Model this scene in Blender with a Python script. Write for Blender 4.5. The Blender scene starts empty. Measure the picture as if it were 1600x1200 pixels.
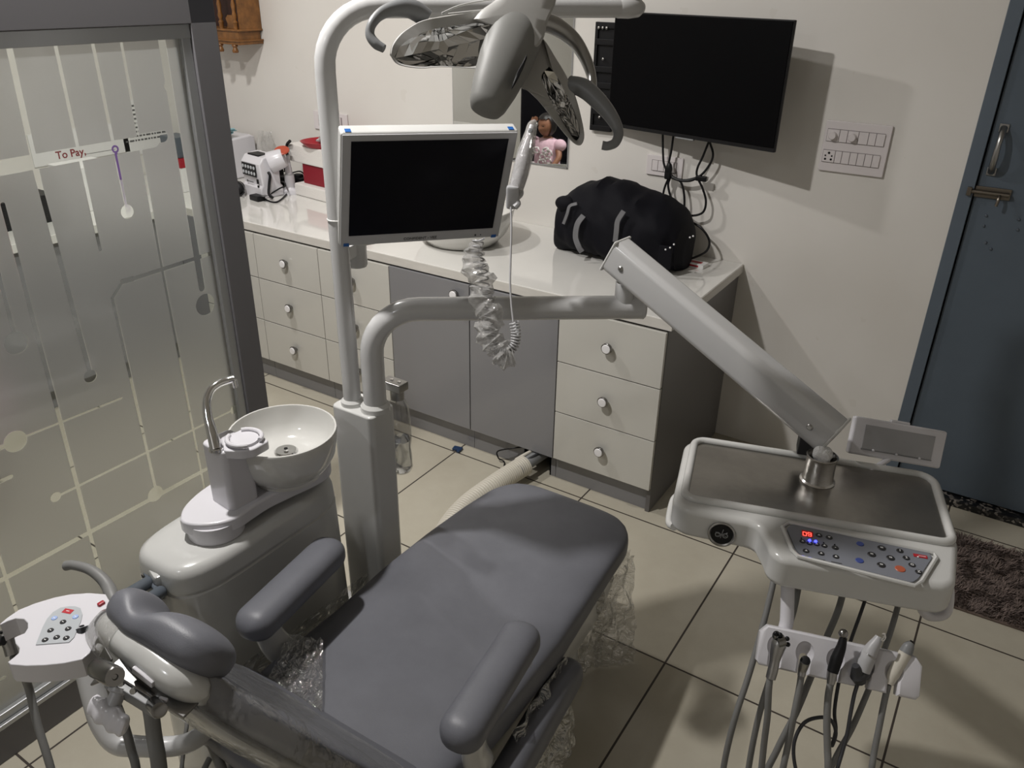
import bpy, bmesh, math, random
from mathutils import Matrix, Vector, noise
random.seed(4)
S = bpy.context.scene
COL = S.collection
PI = math.pi
V = Vector
# ------------------------------------------------------------------ camera
R_ = V((0.84154591, 0.53994019, 0.01628118)); U_ = V((-0.25611073, 0.37227215, 0.89208785)); W_ = V((-0.47561306, 0.75490267, -0.45156858))
EYE = V((0, 0, 1.78)); FPX = 1254.58
cam = bpy.data.cameras.new('camera'); co = bpy.data.objects.new('camera', cam); COL.objects.link(co)
cam.sensor_fit = 'HORIZONTAL'; cam.sensor_width = 36; cam.lens = FPX / 1600 * 36; cam.clip_start = .02
co.matrix_world = Matrix(((R_.x, U_.x, -W_.x, 0), (R_.y, U_.y, -W_.y, 0), (R_.z, U_.z, -W_.z, 1.78), (0, 0, 0, 1)))
S.camera = co
def ray(x, y): return R_ * (x - 800) - U_ * (y - 600) + W_ * FPX
def Zp(x, y, z): d = ray(x, y); return EYE + d * ((z - 1.78) / d.z)
def Yp(x, y, Y): d = ray(x, y); return EYE + d * (Y / d.y)
def Xp(x, y, X): d = ray(x, y); return EYE + d * (X / d.x)
def Wp(x, y, w): d = ray(x, y); return EYE + d * (w / FPX)
# ------------------------------------------------------------------ materials
def nmat(name):
    m = bpy.data.materials.new(name); m.use_nodes = True
    return m, m.node_tree, m.node_tree.nodes['Principled BSDF']
def mat(name, col, rough=.5, metal=0, spec=.5, coat=0, bump=0, bscale=50, var=0, vscale=6, alpha=1, trans=0, ior=1.45, emit=None, estr=0, stretch=None):
    m, nt, b = nmat(name)
    b.inputs['Base Color'].default_value = (*col, 1); b.inputs['Roughness'].default_value = rough
    b.inputs['Metallic'].default_value = metal; b.inputs['Specular IOR Level'].default_value = spec
    b.inputs['Coat Weight'].default_value = coat; b.inputs['Coat Roughness'].default_value = .08
    b.inputs['IOR'].default_value = ior; b.inputs['Transmission Weight'].default_value = trans; b.inputs['Alpha'].default_value = alpha
    if emit: b.inputs['Emission Color'].default_value = (*emit, 1); b.inputs['Emission Strength'].default_value = estr
    tc = nt.nodes.new('ShaderNodeTexCoord')
    src = tc.outputs['Object']
    if stretch:
        mp = nt.nodes.new('ShaderNodeMapping'); mp.inputs['Scale'].default_value = stretch; nt.links.new(src, mp.inputs[0]); src = mp.outputs[0]
    if bump:
        n = nt.nodes.new('ShaderNodeTexNoise'); n.inputs['Scale'].default_value = bscale; n.inputs['Detail'].default_value = 4
        bp = nt.nodes.new('ShaderNodeBump'); bp.inputs['Strength'].default_value = bump; bp.inputs['Distance'].default_value = .01
        nt.links.new(src, n.inputs['Vector']); nt.links.new(n.outputs['Fac'], bp.inputs['Height']); nt.links.new(bp.outputs[0], b.inputs['Normal'])
    if var:
        n = nt.nodes.new('ShaderNodeTexNoise'); n.inputs['Scale'].default_value = vscale; n.inputs['Detail'].default_value = 6; n.inputs['Roughness'].default_value = .6
        r = nt.nodes.new('ShaderNodeMapRange'); r.inputs[1].default_value = .3; r.inputs[2].default_value = .7; r.inputs[3].default_value = 1 - var; r.inputs[4].default_value = 1 + var * .6
        mx = nt.nodes.new('ShaderNodeMix'); mx.data_type = 'RGBA'; mx.blend_type = 'MULTIPLY'; mx.inputs[0].default_value = 1
        mx.inputs[6].default_value = (*col, 1)
        nt.links.new(src, n.inputs['Vector']); nt.links.new(n.outputs['Fac'], r.inputs[0]); nt.links.new(r.outputs[0], mx.inputs[7]); nt.links.new(mx.outputs[2], b.inputs['Base Color'])
    return m
M = {}
M['white'] = mat('white_gloss_plastic', (.57, .57, .555), .22, coat=.3, var=.03, vscale=9)
M['cool'] = mat('cool_white_plastic', (.61, .60, .63), .25, coat=.2)
M['enamel'] = mat('off_white_enamel', (.50, .50, .485), .2, coat=.4, var=.03, vscale=8)
M['pipe'] = mat('light_grey_painted_pipe', (.53, .53, .53), .26, coat=.35)
M['lampgrey'] = mat('satin_grey_lamp_shell', (.21, .21, .20), .5, spec=.35)
M['lamplight'] = mat('light_grey_lamp_frame', (.40, .395, .38), .38)
M['handlegrey'] = mat('mid_grey_handle', (.20, .205, .21), .4)
M['vinyl'] = mat('grey_vinyl_upholstery', (.122, .125, .142), .44, spec=.42, bump=.06, bscale=500, var=.10, vscale=9)
M['tube'] = mat('grey_rubber_hose', (.17, .17, .165), .5)
M['darktube'] = mat('dark_grey_rubber', (.035, .036, .04), .42)
M['slate'] = mat('slate_plastic', (.085, .10, .12), .4)
M['black'] = mat('black_plastic', (.007, .007, .008), .45, spec=.3)
M['screen'] = mat('dark_lcd_screen', (.0025, .0025, .006), .3, spec=.15)
M['tvscreen'] = mat('dark_tv_screen', (.0015, .0015, .002), .45, spec=.08)
M['bezel'] = mat('grey_monitor_bezel', (.42, .42, .43), .4)
M['chrome'] = mat('chrome', (.78, .78, .78), .07, metal=1)
M['mechchrome'] = mat('plated_steel', (.26, .255, .25), .22, metal=1)
M['dullsteel'] = mat('dull_steel', (.36, .355, .345), .3, metal=1)
M['brushed'] = mat('brushed_steel_tray', (.40, .385, .36), .28, metal=1, var=.16, vscale=9, bump=.03, bscale=60)
M['tin'] = mat('ribbed_tin', (.62, .61, .6), .25, metal=1, bump=.3, bscale=25)
M['frame'] = mat('charcoal_partition_laminate', (.145, .142, .150), .5, spec=.3)
M['alu'] = mat('brushed_aluminium', (.42, .43, .44), .35, metal=.7)
M['drawer'] = mat('cream_gloss_laminate', (.55, .54, .50), .16, coat=.3, var=.03, vscale=3)
M['grey_door'] = mat('grey_gloss_laminate', (.215, .215, .225), .16, coat=.3)
M['carcass'] = mat('dark_grey_laminate', (.13, .125, .125), .3)
M['counter'] = mat('white_gloss_worktop', (.66, .65, .62), .06, coat=.6, var=.04, vscale=4)
M['edge'] = mat('worktop_edge_band', (.60, .58, .54), .3, var=.06, vscale=14, stretch=(1, 1, 6))
M['ceramic'] = mat('white_ceramic', (.60, .595, .57), .09, coat=.6)
M['knobwhite'] = mat('white_knob_cap', (.8, .79, .8), .3)
M['door'] = mat('blue_grey_painted_door', (.085, .108, .135), .42, var=.06, vscale=5)
M['doorframe'] = mat('blue_grey_painted_frame', (.10, .125, .155), .42, var=.06, vscale=5)
M['wood'] = mat('carved_varnished_wood', (.20, .085, .022), .4, var=.45, vscale=22)
M['darkwood'] = mat('dark_wood', (.035, .012, .008), .5)
M['red'] = mat('red_plastic', (.33, .012, .022), .35)
M['redbox'] = mat('deep_red_card', (.22, .008, .018), .5)
M['orange'] = mat('orange_red_cover', (.42, .075, .04), .4)
M['foam'] = mat('polystyrene', (.68, .66, .63), .75, bump=.2, bscale=150)
M['blue'] = mat('blue_tape', (.01, .10, .35), .45)
M['teal'] = mat('teal_face_mask', (.25, .45, .50), .8)
M['fabric'] = mat('black_nylon_fabric', (.0035, .0035, .006), .7, spec=.18, bump=.25, bscale=700)
M['strap'] = mat('grey_webbing', (.19, .19, .20), .8, bump=.4, bscale=600)
M['paper'] = mat('white_paper', (.72, .71, .70), .7)
M['mirror'] = mat('mirror_glass', (.86, .88, .86), .015, metal=1)
M['switch'] = mat('white_switch_plate', (.66, .62, .62), .3)
M['switchgap'] = mat('switch_gap_shadow_line', (.25, .23, .23), .5)
M['corr'] = mat('ivory_corrugated_hose', (.56, .53, .46), .4)
M['panel'] = mat('grey_membrane_panel', (.19, .20, .23), .3)
M['panellight'] = mat('silver_membrane_panel', (.40, .42, .44), .35)
M['keyblack'] = mat('black_key', (.018, .018, .02), .35)
M['keyblue'] = mat('blue_key', (.045, .07, .26), .35)
M['paleblue'] = mat('pale_blue_key', (.32, .42, .68), .35)
M['keyorange'] = mat('orange_key', (.42, .10, .05), .4)
M['keywhite'] = mat('white_print', (.75, .75, .75), .4)
M['logored'] = mat('red_logo_print', (.42, .02, .03), .4)
M['redtext'] = mat('dark_red_print', (.22, .015, .02), .5)
M['inkgrey'] = mat('grey_print', (.10, .10, .10), .6)
M['purple'] = mat('purple_print', (.20, .10, .36), .5)
M['ledred'] = mat('red_led_digit', (.9, .05, .03), .4, emit=(1, .07, .05), estr=3.0)
M['ledback'] = mat('red_led_window', (.12, .0, .0), .3, emit=(.6, .0, .0), estr=.18)
M['ledblue'] = mat('blue_led', (.02, .02, .9), .4, emit=(.05, .06, 1), estr=4.0)
M['cotton'] = mat('cotton_wool', (.8, .8, .8), .95, bump=.8, bscale=200)
M['viewer'] = mat('viewer_diffuser', (.33, .33, .34), .5)
M['water'] = mat('water', (.95, .97, .96), .02, trans=1, ior=1.33)
M['granite'] = None
M['skin'] = mat('brown_skin', (.28, .13, .075), .5)
M['hair'] = mat('black_hair', (.01, .008, .008), .45)
M['pink'] = mat('pink_dress_fabric', (.70, .48, .56), .8, var=.15, vscale=30)
M['frill'] = mat('white_frill', (.72, .68, .68), .85, var=.15, vscale=60, bump=.4, bscale=120)
M['grouttip'] = mat('brass_dull', (.20, .175, .145), .35, metal=1)

def link(nt, a, b): nt.links.new(a, b)
def mathn(nt, op, a, b=None, c=None, clamp=False):
    n = nt.nodes.new('ShaderNodeMath'); n.operation = op; n.use_clamp = clamp
    for i, v in enumerate((a, b, c)):
        if v is None: continue
        if isinstance(v, (int, float)): n.inputs[i].default_value = v
        else: nt.links.new(v, n.inputs[i])
    return n.outputs[0]
# floor tiles 0.6 m with thin dark joints
def floor_material():
    m, nt, b = nmat('beige_vitrified_floor_tile')
    tc = nt.nodes.new('ShaderNodeTexCoord'); sp = nt.nodes.new('ShaderNodeSeparateXYZ'); link(nt, tc.outputs['Object'], sp.inputs[0])
    T = .6
    def dist(c, off):
        t = mathn(nt, 'FRACT', mathn(nt, 'DIVIDE', mathn(nt, 'SUBTRACT', c, off), T))
        return mathn(nt, 'MULTIPLY', mathn(nt, 'MINIMUM', t, mathn(nt, 'SUBTRACT', 1.0, t)), T)
    # joints measured from the floor slab's own origin (its centre)
    d = mathn(nt, 'MINIMUM', dist(sp.outputs[0], -.531 + 1.425), dist(sp.outputs[1], 2.310 - .7925))
    g = mathn(nt, 'LESS_THAN', d, .0030)
    n = nt.nodes.new('ShaderNodeTexNoise'); n.inputs['Scale'].default_value = 3.2; n.inputs['Detail'].default_value = 8; n.inputs['Roughness'].default_value = .65
    link(nt, tc.outputs['Object'], n.inputs['Vector'])
    cr = nt.nodes.new('ShaderNodeValToRGB'); cr.color_ramp.elements[0].position = .3; cr.color_ramp.elements[0].color = (.385, .355, .285, 1)
    cr.color_ramp.elements[1].position = .7; cr.color_ramp.elements[1].color = (.45, .42, .345, 1); link(nt, n.outputs['Fac'], cr.inputs[0])
    # scattered scuffs and crumbs
    v = nt.nodes.new('ShaderNodeTexVoronoi'); v.inputs['Scale'].default_value = 7; link(nt, tc.outputs['Object'], v.inputs['Vector'])
    sc = mathn(nt, 'LESS_THAN', v.outputs['Distance'], .03)
    n2 = nt.nodes.new('ShaderNodeTexNoise'); n2.inputs['Scale'].default_value = 1.3; link(nt, tc.outputs['Object'], n2.inputs['Vector'])
    sc = mathn(nt, 'MULTIPLY', sc, mathn(nt, 'GREATER_THAN', n2.outputs['Fac'], .57))
    mx = nt.nodes.new('ShaderNodeMix'); mx.data_type = 'RGBA'; link(nt, mathn(nt, 'MULTIPLY', sc, .5), mx.inputs[0]); link(nt, cr.outputs[0], mx.inputs[6]); mx.inputs[7].default_value = (.2, .16, .1, 1)
    mx2 = nt.nodes.new('ShaderNodeMix'); mx2.data_type = 'RGBA'; link(nt, g, mx2.inputs[0]); link(nt, mx.outputs[2], mx2.inputs[6]); mx2.inputs[7].default_value = (.035, .026, .02, 1)
    link(nt, mx2.outputs[2], b.inputs['Base Color'])
    link(nt, mathn(nt, 'MULTIPLY_ADD', g, .5, .16), b.inputs['Roughness'])
    bp = nt.nodes.new('ShaderNodeBump'); bp.inputs['Strength'].default_value = .5; bp.inputs['Distance'].default_value = .002; bp.invert = True
    link(nt, g, bp.inputs['Height']); link(nt, bp.outputs[0], b.inputs['Normal'])
    return m
M['floor'] = floor_material()
def wall_material():
    m, nt, b = nmat('cream_wall_paint')
    tc = nt.nodes.new('ShaderNodeTexCoord')
    n = nt.nodes.new('ShaderNodeTexNoise'); n.inputs['Scale'].default_value = 2.0; n.inputs['Detail'].default_value = 8; link(nt, tc.outputs['Object'], n.inputs['Vector'])
    cr = nt.nodes.new('ShaderNodeValToRGB'); cr.color_ramp.elements[0].position = .3; cr.color_ramp.elements[0].color = (.64, .615, .575, 1)
    cr.color_ramp.elements[1].position = .7; cr.color_ramp.elements[1].color = (.68, .66, .625, 1); link(nt, n.outputs['Fac'], cr.inputs[0])
    v = nt.nodes.new('ShaderNodeTexNoise'); v.inputs['Scale'].default_value = 11; v.inputs['Detail'].default_value = 3; link(nt, tc.outputs['Object'], v.inputs['Vector'])
    sm = mathn(nt, 'MULTIPLY', mathn(nt, 'GREATER_THAN', v.outputs['Fac'], .72), .10)
    mx = nt.nodes.new('ShaderNodeMix'); mx.data_type = 'RGBA'; link(nt, sm, mx.inputs[0]); link(nt, cr.outputs[0], mx.inputs[6]); mx.inputs[7].default_value = (.42, .37, .29, 1)
    link(nt, mx.outputs[2], b.inputs['Base Color']); b.inputs['Roughness'].default_value = .5
    n3 = nt.nodes.new('ShaderNodeTexNoise'); n3.inputs['Scale'].default_value = 40; link(nt, tc.outputs['Object'], n3.inputs['Vector'])
    bp = nt.nodes.new('ShaderNodeBump'); bp.inputs['Strength'].default_value = .05; link(nt, n3.outputs['Fac'], bp.inputs['Height']); link(nt, bp.outputs[0], b.inputs['Normal'])
    return m
M['wall'] = wall_material()
def granite():
    m, nt, b = nmat('black_speckled_granite')
    tc = nt.nodes.new('ShaderNodeTexCoord'); v = nt.nodes.new('ShaderNodeTexVoronoi'); v.inputs['Scale'].default_value = 90; link(nt, tc.outputs['Object'], v.inputs['Vector'])
    sv = nt.nodes.new('ShaderNodeSeparateColor'); link(nt, v.outputs['Color'], sv.inputs[0])
    cr = nt.nodes.new('ShaderNodeValToRGB'); cr.color_ramp.elements[0].position = .6; cr.color_ramp.elements[0].color = (.006, .006, .007, 1)
    cr.color_ramp.elements[1].position = .95; cr.color_ramp.elements[1].color = (.22, .20, .18, 1); link(nt, sv.outputs[0], cr.inputs[0]); link(nt, cr.outputs[0], b.inputs['Base Color'])
    b.inputs['Roughness'].default_value = .35
    return m
M['granite'] = granite()
def film(name, strength=1.0, scale=18, tint=(.9, .9, .88), glossw=.35, trw=.85, milk=.035):
    """crumpled clear plastic: mostly see-through with sharp wrinkled highlights"""
    m = bpy.data.materials.new(name); m.use_nodes = True; nt = m.node_tree; nt.nodes.clear()
    out = nt.nodes.new('ShaderNodeOutputMaterial'); tr = nt.nodes.new('ShaderNodeBsdfTransparent'); tr.inputs[0].default_value = (trw, trw, trw, 1)
    gl = nt.nodes.new('ShaderNodeBsdfGlossy'); gl.inputs['Roughness'].default_value = .09; gl.inputs['Color'].default_value = (*tint, 1)
    df = nt.nodes.new('ShaderNodeBsdfDiffuse'); df.inputs[0].default_value = (.72, .71, .69, 1)
    m1 = nt.nodes.new('ShaderNodeMixShader'); m2 = nt.nodes.new('ShaderNodeMixShader')
    lw = nt.nodes.new('ShaderNodeLayerWeight'); lw.inputs[0].default_value = .35
    tc = nt.nodes.new('ShaderNodeTexCoord'); n = nt.nodes.new('ShaderNodeTexNoise'); n.inputs['Scale'].default_value = scale; n.inputs['Detail'].default_value = 3; n.inputs['Distortion'].default_value = 1.2
    link(nt, tc.outputs['Object'], n.inputs['Vector'])
    bp = nt.nodes.new('ShaderNodeBump'); bp.inputs['Strength'].default_value = strength; bp.inputs['Distance'].default_value = .03; link(nt, n.outputs['Fac'], bp.inputs['Height'])
    for x in (gl, lw): link(nt, bp.outputs[0], x.inputs['Normal'])
    f = mathn(nt, 'MULTIPLY_ADD', mathn(nt, 'POWER', lw.outputs['Facing'], 1.6), .42, glossw * .16, True)
    link(nt, f, m1.inputs[0]); link(nt, tr.outputs[0], m1.inputs[1]); link(nt, gl.outputs[0], m1.inputs[2])
    m2.inputs[0].default_value = milk; link(nt, m1.outputs[0], m2.inputs[1]); link(nt, df.outputs[0], m2.inputs[2]); link(nt, m2.outputs[0], out.inputs[0])
    return m
M['film'] = film('crumpled_clear_plastic', 1.0, 26, glossw=1.6)
M['filmtight'] = film('stretched_clear_plastic', .6, 12, glossw=.7)
M['filmbag'] = film('crinkled_clear_sleeve', 1.0, 60, glossw=.6, trw=.86, milk=.24)
M['bottle'] = film('clear_plastic_bottle', .15, 12, glossw=.5, trw=.8)
# ------------------------------------------------------------------ mesh builder
def frame(o, x, y, z):
    x, y, z, o = V(x).normalized(), V(y).normalized(), V(z).normalized(), V(o)
    return Matrix(((x.x, y.x, z.x, o.x), (x.y, y.y, z.y, o.y), (x.z, y.z, z.z, o.z), (0, 0, 0, 1)))
def axisframe(o, z):
    z = V(z).normalized(); x = z.orthogonal().normalized(); return frame(o, x, z.cross(x), z)
def smooth_path(pts, k=6):
    pts = [V(p) for p in pts]
    if k <= 1 or len(pts) < 3: return pts
    q = [pts[0] * 2 - pts[1]] + pts + [pts[-1] * 2 - pts[-2]]; out = []
    for i in range(1, len(q) - 2):
        a, b, c, d = q[i - 1:i + 3]
        for j in range(k):
            t = j / k
            out.append(.5 * ((2 * b) + (c - a) * t + (2 * a - 5 * b + 4 * c - d) * t * t + (3 * b - a - 3 * c + d) * t ** 3))
    out.append(pts[-1]); return out
def lerps(r, n):
    if isinstance(r, (int, float)): return [r] * n
    return [r[int(i / (n - 1) * (len(r) - 1))] * (1 - (i / (n - 1) * (len(r) - 1)) % 1) + r[min(len(r) - 1, int(i / (n - 1) * (len(r) - 1)) + 1)] * ((i / (n - 1) * (len(r) - 1)) % 1) for i in range(n)]
class MB:
    def __init__(s): s.bm = bmesh.new(); s.wn = False
    def add(s, bm, Mx=None):
        if Mx is not None: bm.transform(Mx)
        me = bpy.data.meshes.new('t'); bm.to_mesh(me); bm.free(); s.bm.from_mesh(me); bpy.data.meshes.remove(me); return s
    def box(s, c, sz, Mx=None, bev=.0, seg=2, rot=0):
        b = bmesh.new(); bmesh.ops.create_cube(b, size=1)
        for v in b.verts: v.co = V((v.co.x * sz[0], v.co.y * sz[1], v.co.z * sz[2]))
        if bev: s.wn = True
        if bev: bmesh.ops.bevel(b, geom=b.edges[:], offset=min(bev, min(sz) * .49), segments=seg, profile=.5, affect='EDGES')
        T = Matrix.Translation(V(c))
        if rot: T = T @ Matrix.Rotation(rot, 4, 'Z')
        return s.add(b, (Mx @ T) if Mx is not None else T)
    def b2(s, a, b, bev=0, Mx=None, seg=2):
        a, b = V(a), V(b); return s.box((a + b) / 2, [abs(b[i] - a[i]) for i in range(3)], Mx, bev, seg)
    def prism(s, pts, z0, z1, Mx=None, bev=0, seg=3, bevbot=True, vbev=0):
        b = bmesh.new(); vs = [b.verts.new((p[0], p[1], z0)) for p in pts]; f = b.faces.new(vs)
        r = bmesh.ops.extrude_face_region(b, geom=[f]); 
        for v in r['geom']:
            if isinstance(v, bmesh.types.BMVert): v.co.z = z1
        bmesh.ops.recalc_face_normals(b, faces=b.faces[:])
        if vbev or bev: s.wn = True
        if vbev:
            e = [e for e in b.edges if abs(e.verts[0].co.z - e.verts[1].co.z) > 1e-6]
            bmesh.ops.bevel(b, geom=e, offset=vbev, segments=4, profile=.5, affect='EDGES', clamp_overlap=True)
        if bev:
            e = [e for e in b.edges if abs(e.verts[0].co.z - e.verts[1].co.z) < 1e-6 and (abs(e.verts[0].co.z - z1) < 1e-6 or (bevbot and abs(e.verts[0].co.z - z0) < 1e-6))]
            bmesh.ops.bevel(b, geom=e, offset=bev, segments=seg, profile=.5, affect='EDGES', clamp_overlap=True)
        return s.add(b, Mx)
    def tube(s, pts, r, n=12, k=6, cap=True, flat=None):
        P = smooth_path(pts, k); rs = lerps(r, len(P)); b = bmesh.new(); rings = []; x = None
        for i, p in enumerate(P):
            t = (P[min(i + 1, len(P) - 1)] - P[max(i - 1, 0)]).normalized()
            x = t.orthogonal().normalized() if x is None else (x - t * x.dot(t)).normalized()
            if flat is not None: x = (V(flat[0]) - t * V(flat[0]).dot(t)).normalized()
            y = t.cross(x); ring = []
            for j in range(n):
                a = 2 * PI * j / n; ring.append(b.verts.new(p + (x * math.cos(a) + y * math.sin(a) * (flat[1] if flat else 1)) * rs[i]))
            rings.append(ring)
        for i in range(len(rings) - 1):
            for j in range(n): b.faces.new((rings[i][j], rings[i][(j + 1) % n], rings[i + 1][(j + 1) % n], rings[i + 1][j]))
        if cap: b.faces.new(rings[0][::-1]); b.faces.new(rings[-1])
        return s.add(b)
    def lathe(s, prof, o, ax=(0, 0, 1), n=32, sx=1, sy=1, Mx=None):
        Mx = Mx if Mx is not None else axisframe(o, ax); b = bmesh.new(); rings = []
        for r, z in prof:
            if r < 1e-5: rings.append([b.verts.new((0, 0, z))]); continue
            rings.append([b.verts.new((r * sx * math.cos(2 * PI * j / n), r * sy * math.sin(2 * PI * j / n), z)) for j in range(n)])
        for a, c in zip(rings, rings[1:]):
            for j in range(n):
                k = (j + 1) % n
                if len(a) == 1 and len(c) == 1: continue
                if len(a) == 1: b.faces.new((a[0], c[k], c[j]))
                elif len(c) == 1: b.faces.new((a[j], a[k], c[0]))
                else: b.faces.new((a[j], a[k], c[k], c[j]))
        return s.add(b, Mx)
    def loft(s, rings, cap=True):
        b = bmesh.new(); R = [[b.verts.new(p) for p in ring] for ring in rings]; n = len(R[0])
        for a, c in zip(R, R[1:]):
            for j in range(n): b.faces.new((a[j], a[(j + 1) % n], c[(j + 1) % n], c[j]))
        if cap: b.faces.new(R[0][::-1]); b.faces.new(R[-1])
        bmesh.ops.recalc_face_normals(b, faces=b.faces[:]); return s.add(b)
    def grid(s, f, nu, nv):
        b = bmesh.new(); G = [[b.verts.new(f(i / nu, j / nv)) for j in range(nv + 1)] for i in range(nu + 1)]
        for i in range(nu):
            for j in range(nv): b.faces.new((G[i][j], G[i + 1][j], G[i + 1][j + 1], G[i][j + 1]))
        return s.add(b)
    def ball(s, c, r, Mx=None, n=16):
        b = bmesh.new(); bmesh.ops.create_uvsphere(b, u_segments=n * 2, v_segments=n, radius=1)
        r = (r, r, r) if isinstance(r, (int, float)) else r
        for v in b.verts: v.co = V((v.co.x * r[0], v.co.y * r[1], v.co.z * r[2])) 
        T = Matrix.Translation(V(c)); return s.add(b, T if Mx is None else T @ Mx.to_3x3().to_4x4())
    def text(s, t, size, Mx, depth=.0004):
        cu = bpy.data.curves.new('t', 'FONT'); cu.body = t; cu.size = size; cu.extrude = depth; cu.offset = size * .012; cu.align_x = 'CENTER'; cu.align_y = 'CENTER'
        o = bpy.data.objects.new('t', cu); COL.objects.link(o); dg = bpy.context.evaluated_depsgraph_get(); me = bpy.data.meshes.new_from_object(o.evaluated_get(dg))
        b = bmesh.new(); b.from_mesh(me); bpy.data.objects.remove(o); bpy.data.meshes.remove(me); bpy.data.curves.remove(cu); return s.add(b, Mx)
    def build(s, name, m, parent=None, ang=35, flat=False, sub=0):
        off = V((0, 0, 0)); p = parent
        while p is not None: off += p.location; p = p.parent
        if parent is None:
            xs = [v.co for v in s.bm.verts]; lo = V([min(c[i] for c in xs) for i in range(3)]); hi = V([max(c[i] for c in xs) for i in range(3)])
            org = V(((lo.x + hi.x) / 2, (lo.y + hi.y) / 2, lo.z)); s.bm.transform(Matrix.Translation(-org))
        else: s.bm.transform(Matrix.Translation(-off))
        me = bpy.data.meshes.new(name); s.bm.to_mesh(me); s.bm.free()
        o = bpy.data.objects.new(name, me); COL.objects.link(o)
        if parent is None: o.location = org
        else: o.parent = parent
        me.materials.append(M[m] if isinstance(m, str) else m)
        if not flat:
            me.polygons.foreach_set('use_smooth', [True] * len(me.polygons)); me.set_sharp_from_angle(angle=math.radians(ang))
        if s.wn and not flat: md = o.modifiers.new('weighted_normals', 'WEIGHTED_NORMAL'); md.keep_sharp = True; md.weight = 60
        if sub:
            md = o.modifiers.new('subdivision', 'SUBSURF'); md.levels = sub; md.render_levels = sub
        return o
def thing(name, label, cat, loc, group=None):
    o = bpy.data.objects.new(name, None); COL.objects.link(o); o.location = loc; o.empty_display_size = .05
    return tag(o, label, cat, group)
def tag(o, label=None, cat=None, group=None, kind=None):
    if label: o['label'] = label
    if cat: o['category'] = cat
    if group: o['group'] = group
    if kind: o['kind'] = kind
    return o
def copy_tree(o, dloc, label=None, parent=None):
    c = o.copy(); COL.objects.link(c)
    if parent is None: c.location = o.location + V(dloc)
    else: c.parent = parent
    for ch in list(o.children): copy_tree(ch, None, None, c)
    if label: c['label'] = label
    return c
def struct(o): o['kind'] = 'structure'; return o
def sring(P, Sx, Ux, hw, hh, n=40, e=4.0):
    """superellipse ring around P in plane Sx, Ux"""
    out = []
    for j in range(n):
        a = 2 * PI * j / n; c, s_ = math.cos(a), math.sin(a)
        out.append(V(P) + V(Sx) * (math.copysign(abs(c) ** (2 / e), c) * hw) + V(Ux) * (math.copysign(abs(s_) ** (2 / e), s_) * hh))
    return out
# ------------------------------------------------------------------ room
YW = 3.085; XL, XR, YB, ZC = -4.1, 1.25, -1.6, 2.75
struct(MB().b2((XL, YB, -.05), (XR, YW + .1, 0)).build('floor', 'floor', flat=True))
struct(MB().b2((XL, YB, ZC), (XR, YW, ZC + .05)).build('ceiling', 'wall', flat=True))
wb = MB(); DX0, DX1, DZ = -.185, .86, 2.1
wb.b2((XL, YW, 0), (DX0, YW + .1, ZC)); wb.b2((DX1, YW, 0), (XR, YW + .1, ZC)); wb.b2((DX0, YW, DZ), (DX1, YW + .1, ZC))
struct(wb.build('wall_back', 'wall', flat=True))
struct(MB().b2((XL - .1, YB, 0), (XL, YW, ZC)).build('wall_left', 'wall', flat=True))
struct(MB().b2((XR, YB, 0), (XR + .1, YW, ZC)).build('wall_right', 'wall', flat=True))
struct(MB().b2((XL, YB - .1, 0), (XR, YB, ZC)).build('wall_front', 'wall', flat=True))
# door
dr = struct(MB().b2((-.138, YW + .012, .035), (DX1 - .05, YW + .052, DZ - .05), .003).build('door_1', 'door'))
df = MB(); df.b2((DX0, YW - .004, 0), (-.142, YW + .06, DZ), .003); df.b2((DX1 - .046, YW - .004, 0), (DX1, YW + .06, DZ), .003); df.b2((DX0, YW - .004, DZ - .046), (DX1, YW + .06, DZ), .003)
struct(df.build('trim_1', 'doorframe'))
struct(MB().b2((-.14, YW - .03, 0), (DX1 - .05, YW + .06, .03), .004).build('trim_2', 'granite'))
struct(MB().b2((DX0, YW + .06, 0), (DX1, YW + .1, DZ)).build('trim_3', 'black', flat=True))
# door pull, cast chrome
h = MB(); top, bot = Yp(1569, 200, YW + .01), Yp(1549, 268, YW + .01)
h.box(top, (.028, .006, .026), bev=.002); h.box(bot, (.028, .006, .026), bev=.002)
mid = (top + bot) / 2
h.tube([top + V((0, -.004, 0)), top + V((0, -.03, -.02)), mid + V((0, -.042, .02)), mid + V((0, -.042, -.02)), bot + V((0, -.03, .02)), bot + V((0, -.004, 0))], [.011, .009, .008, .010, .010, .011], 12)
h.build('door_pull', 'dullsteel', dr)
h = MB(); a, b = Yp(1523, 298, YW + .009), Yp(1580, 303, YW + .009)
h.b2((a.x, YW + .004, a.z - .018), (b.x, YW + .011, a.z + .018), .002)
h.tube([V((a.x - .018, YW - .004, a.z)), V((b.x - .004, YW - .004, a.z))], .007, 12, 1)
h.tube([V((b.x - .03, YW - .004, a.z)), V((b.x - .03, YW - .02, a.z - .012)), V((b.x - .032, YW - .022, a.z - .035))], .005, 8)
h.b2((a.x - .022, YW - .016, a.z - .014), (a.x - .008, YW + .004, a.z + .014), .002)
h.build('door_bolt', 'grouttip', dr)
for px in ((1541, 337), (1537, 353), (1540, 379), (1548, 389), (1592, 343), (1590, 359)):
    p = Yp(*px, YW + .011); b = MB(); b.lathe([(0, .004), (.0035, .003), (.005, 0), (.005, -.002)], p, (0, -1, 0), 10); b.build('screw', 'slate', dr)
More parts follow.
